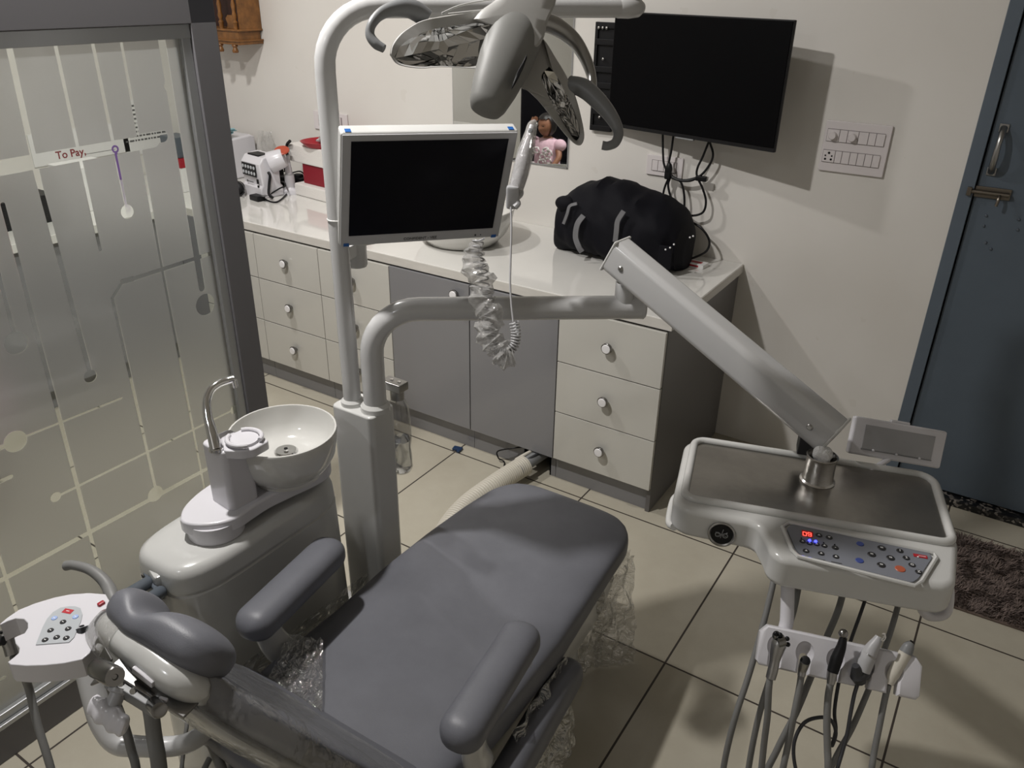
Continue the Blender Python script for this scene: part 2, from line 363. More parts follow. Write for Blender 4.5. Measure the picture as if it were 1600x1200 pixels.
# wall light switches
def rocker(parent, x0, x1, z0, z1, y, knob=False):
    m = MB(); m.b2((x0 + .0008, y - .004, z0), (x1 - .0008, y + .002, z1), .001); r = m.build('rocker', 'switch', parent)
    return r
sw = thing('switch_board', 'large white switch board with two fan knobs between television and blue door', 'switch', (-.54, YW, 1.18))
x0, x1, z0, z1 = -.649, -.429, 1.178, 1.352
MB().b2((x0, YW - .012, z0), (x1, YW, z1), .004).build('plate', 'switch', sw)
MB().b2((x0 + .010, YW - .0128, z0 + .103), (x1 - .018, YW - .011, z0 + .147)).build('module_slot', 'switchgap', sw)
MB().b2((x0 + .008, YW - .0128, z0 + .031), (x1 - .020, YW - .011, z0 + .075)).build('module_slot', 'switchgap', sw)
w = .192
for i, (a, b) in enumerate(((0, .22), (.22, .36), (.36, .55), (.55, .72), (.72, .85), (.85, 1))):
    rocker(sw, x0 + .011 + a * w, x0 + .011 + b * w, z0 + .105, z0 + .145, YW - .0135)
    if i in (0, 2):
        k = MB(); k.lathe([(0, .018), (.011, .018), (.013, .015), (.0135, 0)], (x0 + .011 + (a + b) / 2 * w, YW - .016, z0 + .125), (0, -1, 0), 24)
        k.build('fan_knob', 'switch', sw)
for a, b in ((0, .22), (.22, .34), (.34, .48), (.48, .61), (.61, .74), (.74, .87), (.87, 1)):
    rocker(sw, x0 + .009 + a * w, x0 + .009 + b * w, z0 + .033, z0 + .073, YW - .0135)
hs = MB()
for dx, dz, r in ((.0, .012, .0042), (-.011, .002, .003), (.011, .002, .003), (-.010, -.010, .0038), (.010, -.010, .0038)):
    hs.lathe([(0, .0008), (r, .0008), (r, 0)], (x0 + .030 + dx, YW - .0178, z0 + .053 + dz), (0, -1, 0), 12)
hs.build('socket_holes', 'black', sw)
def small_plate(px0, px1, label, n):
    a, b = Yp(*px0, YW), Yp(*px1, YW); t = thing('wall_socket', label, 'socket', (a.x, YW, b.z))
    MB().b2((a.x, YW - .010, b.z), (b.x, YW, a.z), .003).build('plate', 'switch', t)
    wd = (b.x - a.x); MB().b2((a.x + wd * .15, YW - .0108, b.z + .018), (b.x - wd * .15, YW - .009, a.z - .018)).build('module_slot', 'switchgap', t)
    for i in range(n):
        q0, q1 = a.x + wd * (.17 + .66 * i / n), a.x + wd * (.17 + .66 * (i + 1) / n)
        rocker(t, q0, q1, b.z + .02, a.z - .02, YW - .011)
    return t
small_plate((1013, 240), (1066, 279), 'white wall socket plate below the television beside hanging black cables', 4)
small_plate((491, 172), (546, 208), 'white wall socket plate behind the tall grey pole above red tray', 4)
# mirror
ma, mb_ = Yp(709, 150, YW), Yp(889, 261, YW)
mr = thing('wall_mirror', 'tall frameless mirror on cream wall left of television', 'mirror', (-2.0, YW, 1.055))
MB().b2((-2.284, YW - .005, 1.055), (-1.683, YW, 1.95)).build('mirror_plate', 'mirror', mr, flat=True)
MB().b2((-2.287, YW - .004, 1.052), (-2.284, YW, 1.953)).b2((-1.683, YW - .0055, 1.05), (-1.679, YW, 1.953)).b2((-2.287, YW - .0055, 1.050), (-1.679, YW, 1.055)).build('edge_trim', 'alu', mr)
# ------------------------------------------------------------------ glazed partition
GX = -1.789
pt = thing('glass_partition', 'frosted glass partition in dark grey frame with clear line pattern', 'partition', (GX, .4, 0))
f = MB(); f.b2((GX - .05, 1.362, 0), (GX, 1.437, 1.80), .002); f.b2((GX - .05, YB, 1.668), (GX, 1.437, 1.80), .002); f.build('outer_frame', 'frame', pt)
MB().b2((GX - .05, YB, 0), (GX, 1.362, .098), .002).build('bottom_rail', 'frame', pt)
f = MB(); f.b2((GX - .04, 1.335, .12), (GX - .008, 1.362, 1.668), .003); f.b2((GX - .04, YB, 1.636), (GX - .006, 1.362, 1.668), .002); f.b2((GX - .04, YB, .098), (GX + .004, 1.362, .112), .003)
f.b2((GX - .04, YB, .112), (GX - .006, 1.362, .135), .004); f.build('glazing_bead', 'alu', pt)
SEG = []   # clear strips in the frosting, in the pane's own plane (y, z)
def g(px, py): p = Xp(px, py, GX - .02); return (p.y - .4, p.z)
def seg(a, b, w): SEG.append((g(*a), g(*b), w / 2))
def dot(a, r): SEG.append((g(*a), (g(*a)[0] + .001, g(*a)[1]), r))
for a, b, w in (((14, 70), (60, 280), .014), ((60, 280), (140, 578), .013), ((87, 70), (157, 390), .009), ((145, 66), (198, 325), .009), ((189, 60), (250, 400), .008), ((250, 400), (325, 790), .008),
                ((253, 62), (316, 450), .020), ((5, 320), (161, 910), .011), ((-10, 400), (24, 525), .010), ((176, 466), (245, 770), .009), ((176, 466), (192, 440), .009), ((192, 440), (208, 436), .014), ((208, 436), (330, 396), .011),
                ((-30, 268), (240, 220), .032), ((-20, 710), (35, 684), .012), ((35, 684), (190, 622), .006), ((87, 777), (366, 640), .0075), ((0, 908), (340, 724), .014), ((-10, 757), (17, 745), .011), ((-2, 868), (28, 960), .009), ((225, 218), (255, 213), .028)):
    seg(a, b, w)
for a, r in (((141, 588), .016), ((199, 331), .017), ((321, 476), .030), ((25, 536), .026), ((243, 772), .023), ((24, 690), .026), ((87, 777), .013), ((366, 640), .014), ((262, 135), .010)): dot(a, r)
random.seed(21)
for i in range(9):   # the same pattern carries on over the nearer half of the pane
    y_ = -.25 - i * .19 - .4 + .35; z0_ = random.uniform(.35, .9); SEG.append(((y_, 1.64), (y_, z0_), .006)); SEG.append(((y_, z0_), (y_ + .001, z0_), random.uniform(.013, .026)))
    if i % 3 == 0: SEG.append(((y_ - .1, .22 + .1 * (i % 4)), (y_ + .45, .22 + .1 * (i % 4)), .005)); SEG.append(((y_ - .1, .22 + .1 * (i % 4)), (y_ - .099, .22 + .1 * (i % 4)), .018))
SEG.append(((-1.95, 1.155), (g(-30, 268)[0], g(-30, 268)[1]), .016))
def frosted():
    m = bpy.data.materials.new('frosted_glass_with_clear_lines'); m.use_nodes = True; nt = m.node_tree; nt.nodes.clear()
    out = nt.nodes.new('ShaderNodeOutputMaterial'); tc = nt.nodes.new('ShaderNodeTexCoord'); sp = nt.nodes.new('ShaderNodeSeparateXYZ'); link(nt, tc.outputs['Object'], sp.inputs[0])
    y, z = sp.outputs[1], sp.outputs[2]; acc = None
    for (ay, az), (by, bz), w in SEG:
        dy, dz = by - ay, bz - az; L2 = max(dy * dy + dz * dz, 1e-9)
        py, pz = mathn(nt, 'SUBTRACT', y, ay), mathn(nt, 'SUBTRACT', z, az)
        t = mathn(nt, 'MULTIPLY_ADD', py, dy / L2, mathn(nt, 'MULTIPLY', pz, dz / L2), clamp=True)
        ey, ez = mathn(nt, 'MULTIPLY_ADD', t, -dy, py), mathn(nt, 'MULTIPLY_ADD', t, -dz, pz)
        d2 = mathn(nt, 'MULTIPLY_ADD', ey, ey, mathn(nt, 'MULTIPLY', ez, ez))
        hit = mathn(nt, 'LESS_THAN', d2, w * w)
        acc = hit if acc is None else mathn(nt, 'MAXIMUM', acc, hit)
    rf = nt.nodes.new('ShaderNodeBsdfRefraction'); rf.inputs['Roughness'].default_value = .42; rf.inputs['IOR'].default_value = 1.3; rf.inputs['Color'].default_value = (.88, .89, .88, 1)
    df = nt.nodes.new('ShaderNodeBsdfTranslucent'); df.inputs[0].default_value = (.60, .62, .62, 1)
    gl = nt.nodes.new('ShaderNodeBsdfGlossy'); gl.inputs['Roughness'].default_value = .06
    fr = nt.nodes.new('ShaderNodeFresnel'); fr.inputs[0].default_value = 1.4
    tr = nt.nodes.new('ShaderNodeBsdfTransparent'); tr.inputs[0].default_value = (.93, .95, .93, 1)
    a = nt.nodes.new('ShaderNodeMixShader'); a.inputs[0].default_value = .32; link(nt, rf.outputs[0], a.inputs[1]); link(nt, df.outputs[0], a.inputs[2])
    b = nt.nodes.new('ShaderNodeMixShader'); link(nt, acc, b.inputs[0]); link(nt, a.outputs[0], b.inputs[1]); link(nt, tr.outputs[0], b.inputs[2])
    c = nt.nodes.new('ShaderNodeMixShader'); link(nt, fr.outputs[0], c.inputs[0]); link(nt, b.outputs[0], c.inputs[1]); link(nt, gl.outputs[0], c.inputs[2])
    link(nt, c.outputs[0], out.inputs[0]); return m
MB().b2((GX - .0225, YB + .01, .125), (GX - .0200, 1.345, 1.65)).build('glass_pane', frosted(), pt, flat=True)
# ------------------------------------------------------------------ fitted cabinets and worktop
YF = 2.37; XE = -.878
wt = thing('worktop', 'long glossy white worktop running along back wall over the drawers', 'worktop', (-2.5, YF, .742))
MB().b2((XL + .01, YF - .012, .742), (XE + .012, YW - .001, .78), .003).build('slab', 'counter', wt)
MB().b2((XL + .01, YF - .0135, .743), (XE + .0135, YF - .012, .777)).b2((XE + .012, YF - .0135, .743), (XE + .0135, YW - .001, .777)).build('edge_band', 'edge', wt)
def knob(parent, x, z, y=YF - .018):
    k = MB(); k.lathe([(.009, 0), (.008, .010), (.0185, .013), (.0205, .018), (.0205, .023), (.0185, .0245), (0, .0245)], (x, y, z), (0, -1, 0), 28)
    kn = k.build('knob', 'mechchrome', parent)
    MB().lathe([(.0162, 0), (.0162, .002), (.0148, .0035), (0, .004)], (x, y - .0243, z), (0, -1, 0), 28).build('knob_cap', 'knobwhite', kn)
def cab(x0, x1, kind, label, group=None, ymat='carcass'):
    t = thing('base_cabinet', label, 'cabinet', ((x0 + x1) / 2, YF + .3, 0), group)
    b = MB(); b.b2((x0 + .001, YF, .10), (x1 - .001, YW - .002, .7415)); b.build('body', 'carcass', t, flat=True)
    MB().b2((x0 + .001, YF + .012 if kind != 'hose' else YF + .012, 0), ((x1 - .001) if kind != 'hose' else x1 - .001, YF + .03, .10)).build('plinth', 'grey_door', t, flat=True) if kind != 'hose' else None
    return t
def drawers(x0, x1, label, gapcol='grey', end=False):
    t = cab(x0, x1, 'd', label)
    zs = (.103, .313, .523, .735)
    for i in range(3):
        g_ = .002
        d = MB().b2((x0 + g_, YF - .018, zs[i] + g_), (x1 - g_, YF - .0005, zs[i + 1] - g_), .0012).build('drawer_front', 'drawer', t)
        knob(d, (x0 + x1) / 2, (zs[i] + zs[i + 1]) / 2 + .004)
    return t
drawers(-3.276, -2.877, 'cream three-drawer cabinet beside the dark partition post, at far left')
drawers(-2.877, -2.479, 'cream three-drawer cabinet just right of partition post')
drawers(-2.479, -2.081, 'cream three-drawer cabinet behind the tall grey pole')
rc = drawers(-1.288, XE, 'cream three-drawer cabinet at right end of worktop')
MB().b2((XE - .016, YF - .0005, 0), (XE, YW - .002, .7415)).build('side_panel', 'carcass', rc, flat=True)
def doorcab(x0, x1, label, kx=None, hole=None):
    t = cab(x0, x1, 'hose' if hole else 'x', label)
    if hole:
        a, b, zt = hole; p = MB(); p.b2((x0 + .001, YF + .012, 0), (a, YF + .03, .10)); p.b2((b, YF + .012, 0), (x1 - .001, YF + .03, .10)); p.build('plinth', 'grey_door', t, flat=True)
    if hole: MB().b2((a, YF + .12, 0), (b, YF + .13, .1)).b2((a - .006, YF + .012, 0), (a, YF + .13, .1)).b2((b, YF + .012, 0), (b + .006, YF + .13, .1)).build('hole_shade_panels', 'black', t, flat=True)  # black panels stand in for the shade inside the plinth hole
    d = MB().b2((x0 + .002, YF - .018, .103), (x1 - .002, YF - .0005, .735), .0012).build('door', 'grey_door', t)
    if kx: knob(d, kx, .690)
    return t
doorcab(-2.081, -1.682, 'grey cabinet with single door, knob at its upper right corner', -1.742)
doorcab(-1.682, -1.288, 'grey cabinet with door above the hole where corrugated hose enters', -1.620, hole=(-1.43, -1.315, .1))
rt = thing('base_cabinet', 'grey cabinet run along left wall, seen only through the frosted glass', 'cabinet', (-3.75, 1.6, 0))
MB().b2((XL + .002, .95, .10), (-3.42, YF - .02, .7415)).b2((XL + .002, .95, .0), (-3.46, YF - .02, .10)).build('body', 'grey_door', rt, flat=True)
MB().b2((XL + .01, YF, .0), (-3.278, YW - .002, .7415)).b2((-3.42, YF - .018, .1), (-3.278, YF, .7415)).build('corner_panel', 'grey_door', rt, flat=True)
MB().b2((XL + .002, .93, .742), (-3.40, YF - .014, .78), .003).build('worktop', 'counter', rt)
# ------------------------------------------------------------------ things seen through the frosted pane
def wall_card(px, label, cat='notice'):
    P = [Xp(x, y, XL + .006) for x, y in px]; y0, y1 = min(p.y for p in P), max(p.y for p in P); z0, z1 = min(p.z for p in P), max(p.z for p in P)
    t = thing('notice', label, cat, (XL + .003, (y0 + y1) / 2, z0)); MB().b2((XL + .001, y0, z0), (XL + .005, y1, z1)).build('sheet', 'paper', t, flat=True); return t, y0, y1, z0, z1
nt_, y0, y1, z0, z1 = wall_card(((55, 262), (195, 190)), 'white notice reading To Pay, seen behind frosted glass')
TXM = lambda p: frame(p, (0, 1, 0), (0, 0, 1), (1, 0, 0))
p = Xp(111, 240, XL + .006); MB().text('To Pay,', .052, TXM(p)).build('lettering', 'redtext', nt_)
a = Xp(134, 241, XL + .006); b = Xp(180, 233, XL + .006); MB().b2((XL + .005, a.y, a.z - .001), (XL + .0056, b.y, a.z + .001)).build('rule_line', 'inkgrey', nt_)
b_ = MB(); q = Xp(180, 233, XL + .006); b_.lathe([(.011, 0), (.02, 0), (.02, .001), (.011, .001)], q, (1, 0, 0), 24); b_.b2((XL + .005, q.y - .008, q.z - .22), (XL + .006, q.y + .008, q.z - .02)); b_.build('purple_print', 'purple', nt_)
n2, y0, y1, z0, z1 = wall_card(((198, 245), (256, 150)), 'white sheet with rows of small grey print behind frosted glass')
b_ = MB()
for i in range(9):
    zz_ = z1 - .03 - i * .022
    yy_ = y0 + .012
    while yy_ < y1 - .02:
        w_ = random.uniform(.008, .03); b_.b2((XL + .005, yy_, zz_ - .005), (XL + .0056, min(yy_ + w_, y1 - .01), zz_ + .004)); yy_ += w_ + .006
b_.build('print_rows', 'inkgrey', n2)
n3 = thing('notice', 'white poster with small red block and Date heading behind frosted glass', 'notice', tuple(Yp(270, 190, YW - .002)))
a, b = Yp(255, 190, YW), Yp(287, 110, YW)
a.x = max(a.x, XL + .01); b.x = a.x + .16
MB().b2((a.x, YW - .004, a.z), (b.x, YW - .001, b.z)).build('sheet', 'paper', n3, flat=True)
MB().b2((a.x + .02, YW - .0046, b.z - .09), (a.x + .07, YW - .004, b.z - .04)).build('red_block', 'logored', n3, flat=True)
MB().text('Date', .028, frame((a.x + .06, YW - .005, b.z - .15), (1, 0, 0), (0, 0, 1), (0, -1, 0))).build('lettering', 'inkgrey', n3)
def crate(name, label, cat, c, sz, m, bev=.004, rot=0):
    t = thing(name, label, cat, (c[0], c[1], c[2])); MB().box((c[0], c[1], c[2] + sz[2] / 2), sz, bev=bev, rot=rot).build('body', m, t); return t
c1 = crate('carton', 'small white carton with red lid and black mark behind frosted glass', 'box', (-3.66, 2.60, .78), (.16, .12, .16), 'paper')
MB().b2((-3.742, 2.538, .90), (-3.578, 2.662, .945), .003).build('lid', 'red', c1)
MB().text('M', .06, frame((-3.66, 2.539, .85), (1, 0, 0), (0, 0, 1), (0, -1, 0))).build('mark', 'black', c1)
crate('carton', 'dark grey box behind frosted glass on top of white carton', 'box', (-3.66, 2.60, .946), (.13, .10, .10), 'slate')
crate('carton', 'black box on the left worktop behind frosted glass', 'box', (-3.72, 1.75, .78), (.25, .3, .12), 'black')
crate('carton', 'pale box beside black box on left worktop behind frosted glass', 'box', (-3.72, 2.12, .78), (.2, .22, .2), 'paper')
crate('carton', 'red box on left worktop behind frosted glass', 'box', (-3.80, 1.40, .78), (.14, .18, .2), 'red')
# ------------------------------------------------------------------ things on the worktop, left
t = thing('steriliser', 'white bench-top machine between partition post and keypad device', 'machine', (-3.5, 2.85, .78))
r = MB(); q0, q1 = Yp(401, 209, 2.78), Yp(410, 250, 2.78)
pts = [(2.72, .78), (2.725, .955), (2.78, .985), (3.02, 1.0), (3.05, .985), (3.05, .78)]
r.prism([(y, z) for y, z in pts], 0, .36, frame((-3.965, 0, 0), (0, 1, 0), (0, 0, 1), (1, 0, 0)), bev=.012)
r.build('housing', 'cool', t)
MB().b2((-3.93, 2.717, .82), (-3.66, 2.722, .94), .002).build('front_door', 'bezel', t)
b_ = MB()
for i in range(26):
    a = random.uniform(0, 2 * PI); rr = random.uniform(0, .05)
    b_.box((-3.66 + rr * math.cos(a), 2.88 + rr * math.sin(a), 1.012 + random.uniform(0, .03)), (.06, .03, .003), Matrix.Translation((0, 0, 0)), rot=random.uniform(0, 3))
tag(b_.build('face_masks', 'teal'), 'crumpled pale teal face masks on top of white bench machine', 'masks')
t = thing('plastic_bag', 'translucent plastic sheet bunched against wall right of white bench machine', 'plastic bag', (-3.5, 3.0, .78))
MB().grid(lambda u, v: V((-3.585 + .16 * u * (1 - .35 * v) + .012 * noise.noise(V((u * 5, v * 7, 3))), 3.06 - .06 * (1 - v) + .018 * noise.noise(V((u * 7, v * 6, 1))), .784 + .235 * v)), 20, 20).build('sheet', 'filmbag', t)
# hand-held x-ray unit with keypad
t = thing('xray_unit', 'white portable dental unit with black keypad and orange nose cap', 'x-ray device', (-3.24, 2.74, .78))
O = V((-3.252, 2.69, .78)); fx = V((.985, -.17, 0)).normalized(); fy = V((.17, .985, 0)).normalized(); fz = V((0, 0, 1)); FR = frame(O, fx, fy, fz)
r = MB(); r.prism([(0, 0), (0, .05), (.012, .062), (.004, .165), (.03, .196), (.10, .205), (.115, .20), (.115, .06), (.125, .05), (.13, 0)], -.082, .088, frame(O, fy, fz, fx), bev=.008, seg=3); r.build('housing', 'cool', t)
kp = MB().b2((-.068, -.001, .10), (.055, .0052, .162), .004, FR @ Matrix.Rotation(0, 4, 'X')).build('keypad', 'black', t)
for i in range(5):
    for j in range(2):
        MB().lathe([(0, .0015), (.0078, .0015), (.0085, 0)], FR @ V((-.055 + i * .0245, -.001, .145 - j * .028)), FR.to_3x3() @ V((0, -1, 0)), 14).build('key', 'panellight', kp)
MB().prism([(-.05, .03), (.045, .03), (.045, .10), (-.05, .10)], .190, .2035, FR @ Matrix.Rotation(-.0, 4, 'X'), bev=.002).build('display', 'black', t)
MB().box((-.002, .0, .074), (.05, .002, .004), FR).box((-.03, .0, .074), (.01, .003, .010), FR).build('print', 'inkgrey', t)
MB().b2((.058, -.003, .072), (.068, .004, .094), .001, FR).b2((.060, -.003, .054), (.068, .004, .064), .001, FR).build('port', 'black', t)
nose0 = FR @ V((.07, .075, .165)); nose1 = Yp(444, 246, 2.80)
r = MB(); dv = (nose1 - nose0).normalized(); r.lathe([(0, 0), (.05, 0), (.052, .01), (.046, (nose1 - nose0).length - .01), (.042, (nose1 - nose0).length), (0, (nose1 - nose0).length)], nose0, dv, 28); r.build('nose', 'cool', t)
MB().lathe([(0, .008), (.034, .008), (.038, .004), (.038, 0)], nose1 + V((-.012, 0, .030)), (.2, -.35, 1), 28).build('nose_cap', 'orange', t)
r = MB(); r.tube([FR @ V((.088, .05, .125)), FR @ V((.10, .05, .11)), FR @ V((.10, .04, .07)), FR @ V((.12, .02, .03)), FR @ V((.15, .02, .015))], .007, 8); r.build('handle_strap', 'black', t)
# cables and adapters
def cable(name, pts, r, m, label=None, cat=None, parent=None, n=8, k=6):
    o = MB().tube(pts, r, n, k).build(name, m, parent)
    return tag(o, label, cat) if label else o
t = thing('power_adapter', 'black power brick with coiled lead in front of keypad device', 'adapter', (-3.10, 2.62, .78))
a = Zp(402, 309, .792); MB().box(a, (.075, .045, .028), bev=.006, rot=-.15).build('brick', 'black', t)
MB().box(Zp(413, 306, .807), (.03, .03, .001), rot=-.15).build('sticker', 'inkgrey', t)
Z = lambda x, y, z=.785: Zp(x, y, z)
cable('lead', [Z(412, 308, .79), Z(425, 300, .80), Z(432, 292, .82), Z(424, 287, .83), Z(412, 292, .81), Z(408, 302, .79), Z(416, 312), Z(430, 316), Z(440, 311), Z(449, 302)], .0040, 'black', parent=t)
cable('lead', [Z(418, 306, .79), Z(436, 295, .82), Z(446, 290, .84), Z(441, 284, .84), Z(428, 296, .80), Z(440, 300), Z(446, 296, .8)], .0040, 'black', parent=t)
t = thing('power_adapter', 'black adapters and leads heaped behind the curing light stand', 'adapter', (-3.05, 2.88, .78))
for c, s_, ro in ((Z(437, 283, .815), (.09, .05, .06), .4), (Z(436, 276, .83), (.05, .04, .09), 1.), (Z(470, 284, .81), (.08, .05, .05), -.3), (Z(466, 279, .825), (.05, .04, .05), .2)):
    MB().box(c, s_, bev=.01, rot=ro).build('brick', 'black', t)
cable('lead', [Z(425, 276, .82), Z(440, 268, .85), Z(455, 270, .84), Z(470, 268, .86), Z(480, 280, .82), Z(482, 289, .80)], .0035, 'black', parent=t)
cable('lead', [Z(423, 262, .86), Z(432, 254, .88), Z(441, 258, .88), Z(438, 270, .84)], .002, 'black', parent=t)
# headset at the post
t = thing('headphones', 'black round ear cups lying beside the partition post', 'headphones', (-3.36, 2.6, .78))
q = Zp(372, 293, .82); MB().lathe([(0, .02), (.02, .018), (.032, .008), (.034, 0), (.03, -.012), (0, -.014)], q, (.6, -.6, .5), 24).build('ear_cup', 'black', t)
q = Zp(375, 300, .80); MB().lathe([(.016, .012), (.022, .010), (.024, 0), (.02, -.01), (0, -.012)], q, (.6, -.6, .5), 24).build('ear_cup', 'black', t)
cable('headband', [Zp(366, 284, .84), Zp(372, 283, .85), Zp(380, 290, .83), Zp(383, 300, .80), Zp(379, 306, .79)], .003, 'dullsteel', parent=t)
# curing light on its stand
c = Zp(455, 302, .78); t = thing('curing_light', 'white curing light with black curved tip standing in its charger', 'curing light', tuple(c))
MB().lathe([(0, 0), (.043, 0), (.044, .006), (.040, .022), (.030, .030), (.026, .036), (.024, .095), (.019, .098), (0, .098)], c, n=32).build('charger', 'cool', t)
MB().lathe([(.0245, .0945), (.0245, .098), (.018, .0985)], c, n=32).build('collar', 'bezel', t)
tp = Yp(449, 243, c.y + .01)
hd = MB(); hd.tube([c + V((0, 0, .09)), c + V((-.003, 0, .13)), (c + tp) / 2 + V((0, 0, .05)), tp], [.018, .0175, .013, .0075], 18, 5); hd.build('handpiece', 'cool', t)
MB().box((c.x - .012, c.y - .015, c.z + .135), (.008, .008, .045), bev=.003).build('trigger', 'black', t)
MB().lathe([(.006, 0), (.010, .001), (.010, .005), (.006, .006)], tp, n=16).build('ring', 'dullsteel', t)
MB().tube([tp, Yp(448, 232, tp.y), Yp(449, 225, tp.y), Yp(453, 220.5, tp.y - .01)], .0075, 12).build('light_guide', 'black', t)
MB().box(c + V((-.022, -.036, .018)), (.012, .012, .012), bev=.002).build('plug', 'black', t)
# polystyrene shell, red box, red tray
fr = frame(Zp(461, 304, .78), (.985, -.12, 0), (.12, .985, 0), (0, 0, 1))
o = MB().b2((0, 0, 0), (.34, .2, .060), .008, fr).build('foam_block', 'foam'); tag(o, 'white polystyrene slab lying flat under the deep red box', 'foam block')
fr2 = frame(Zp(461, 304, .78) + V((-.045, .06, 0)), (.985, -.12, 0), (.12, .985, 0), (0, 0, 1))
r = MB(); r.b2((0.0, -.03, .157), (.36, .20, .245), .008, fr2); r.build('foam_block', 'foam'); fb = bpy.data.objects[-1] if False else None
for o in COL.objects:
    if o.name == 'foam_block.001': tag(o, 'white polystyrene slab on top of deep red box, carrying red tray', 'foam block')
o = MB().b2((.09, -.02, .0605), (.34, .15, .1565), .003, fr2).build('carton', 'redbox'); tag(o, 'deep red box sandwiched between two polystyrene slabs', 'box')
t = thing('oval_tray', 'red plastic tray with raised rim on top of polystyrene', 'tray', tuple(fr2 @ V((.21, .10, .246))))
MB().lathe([(0, 0), (.13, 0), (.155, .022), (.158, .026), (.152, .027), (.128, .006), (0, .006)], fr2 @ V((.22, .08, .246)), n=40, sx=1.0, sy=.7).build('dish', 'red', t)
for i in range(5):
    o = MB().box(fr2 @ V((.20 + .012 * i, .085 - .004 * i, .256 + .008 * i)), (.15, .08, .006), bev=.002, rot=.3 * i - .4).build('packet', 'bezel' if i % 2 else 'bottle')
    tag(o, 'silvery sealed packet in the red tray', 'packet', group='sealed packets in the red tray')
# counter-top wash basin
t = thing('wash_basin', 'round white ceramic counter basin behind the monitor', 'basin', (-1.965, 2.70, .78))
MB().lathe([(0, 0), (.135, 0), (.152, .006), (.192, .05), (.213, .10), (.222, .142), (.220, .148), (.214, .148), (.206, .12), (.185, .07), (.13, .03), (0, .024)], (-1.955, 2.685, .78), n=64).build('bowl', 'ceramic', t)
MB().lathe([(0, .004), (.022, .004), (.024, 0)], (-1.955, 2.685, .804), n=24).build('drain', 'chrome', t)
q = Yp(792, 345, 2.62); 
for i in range(3): MB().box((-1.778, 2.563, .888 - i * .010), (.026, .004, .004), rot=.96).build('label_print', 'inkgrey', t)
# small carton by the bag
t = thing('medicine_packet', 'small white and pink carton on worktop right of black bag', 'packet', tuple(Zp(1085, 417, .78)))
q = Zp(1085, 415, .78); MB().box(q + V((0, 0, .008)), (.095, .05, .016), bev=.001, rot=-.08).build('carton', 'paper', t)
MB().box(q + V((.005, .0, .0163)), (.05, .02, .0006), rot=-.08).box(q + V((.0, -.0255, .008)), (.05, .0006, .007), rot=-.08).build('print', 'logored', t)
# duffel bag
t = thing('duffel_bag', 'black nylon duffel bag with grey webbing handles on worktop', 'bag', (-1.31, 2.88, .78))
rings = []; prof = [(-1.585, .015, .01, .10), (-1.58, .09, .07, .10), (-1.56, .125, .095, .11), (-1.50, .15, .118, .13), (-1.42, .16, .132, .15), (-1.32, .165, .140, .15), (-1.22, .165, .132, .145), (-1.14, .155, .112, .13), (-1.08, .14, .092, .11), (-1.045, .11, .075, .095), (-1.03, .05, .04, .085), (-1.028, .01, .01, .085)]
fine = []
for i in range(len(prof) - 1):
    for j in range(5):
        tt = j / 5; fine.append([a * (1 - tt) + b * tt for a, b in zip(prof[i], prof[i + 1])])
fine.append(prof[-1])
for x, hw, hh, zc in fine:
    hh = zc = (zc + hh) / 2
    ring = []
    for q in sring((x, 2.895, .78 + zc * 1.0), (0, 1, 0), (0, 0, 1), hw, hh * 1.02, 64, 2.6):
        f = noise.noise(q * 5.5) * .026 + noise.noise(V((q.x * 26 + q.z * 14, q.y * 9, q.z * 10 - q.x * 9))) * .014
        d = V((0, q.y - 2.895, q.z - (.78 + zc))).normalized(); q = q + d * f; q.z = max(q.z, .783); q.y = min(q.y, 3.075); ring.append(q)
    rings.append(ring)
bag = MB().loft(rings).build('bag_body', 'fabric', t)
def on_bag(pts, w, name='handle_strap', m='strap'):
    P = smooth_path([V(p) for p in pts], 8); b = bmesh.new(); prev = None
    for i, p in enumerate(P):
        tn = (P[min(i + 1, len(P) - 1)] - P[max(i - 1, 0)]).normalized(); sd = tn.cross(V((0.35, -.9, .3))).normalized()
        c_ = [b.verts.new(p + sd * w), b.verts.new(p - sd * w), b.verts.new(p - sd * w + V((0, .004, 0))), b.verts.new(p + sd * w + V((0, .004, 0)))]
        if prev:
            for j in range(4): b.faces.new((prev[j], prev[(j + 1) % 4], c_[(j + 1) % 4], c_[j]))
        prev = c_
    mb = MB(); mb.add(b); return mb.build(name, m, t)
on_bag([Yp(911, 337, 2.715), Yp(902, 350, 2.70), Yp(899, 370, 2.70), Yp(904, 386, 2.705), Yp(909, 394, 2.715)], .010)
on_bag([Yp(974, 330, 2.715), Yp(965, 345, 2.705), Yp(963, 360, 2.70), Yp(961, 378, 2.70)], .009)
on_bag([Yp(901, 318, 2.735), Yp(890, 322, 2.73), Yp(886, 334, 2.725), Yp(880, 350, 2.73)], .0055)
r = MB(); r.lathe([(0, .012), (.02, .01), (.028, 0), (.022, -.01), (0, -.012)], Yp(880, 322, 2.78), (1, .2, .3), 16, sx=1, sy=1.3); r.ball(Yp(884, 318, 2.77), (.045, .03, .03)); r.build('end_tab', 'fabric', t)
for p in ((1040, 390), (1047, 387), (1053, 382), (1078, 371), (1083, 369)): MB().ball(Yp(*p, 2.735 if p[0] < 1060 else 2.80), .0035).build('stud', 'keywhite', t)
MB().box(Yp(1039, 402, 2.74), (.05, .01, .09), bev=.004, rot=.2).build('zip_tab', 'fabric', t)
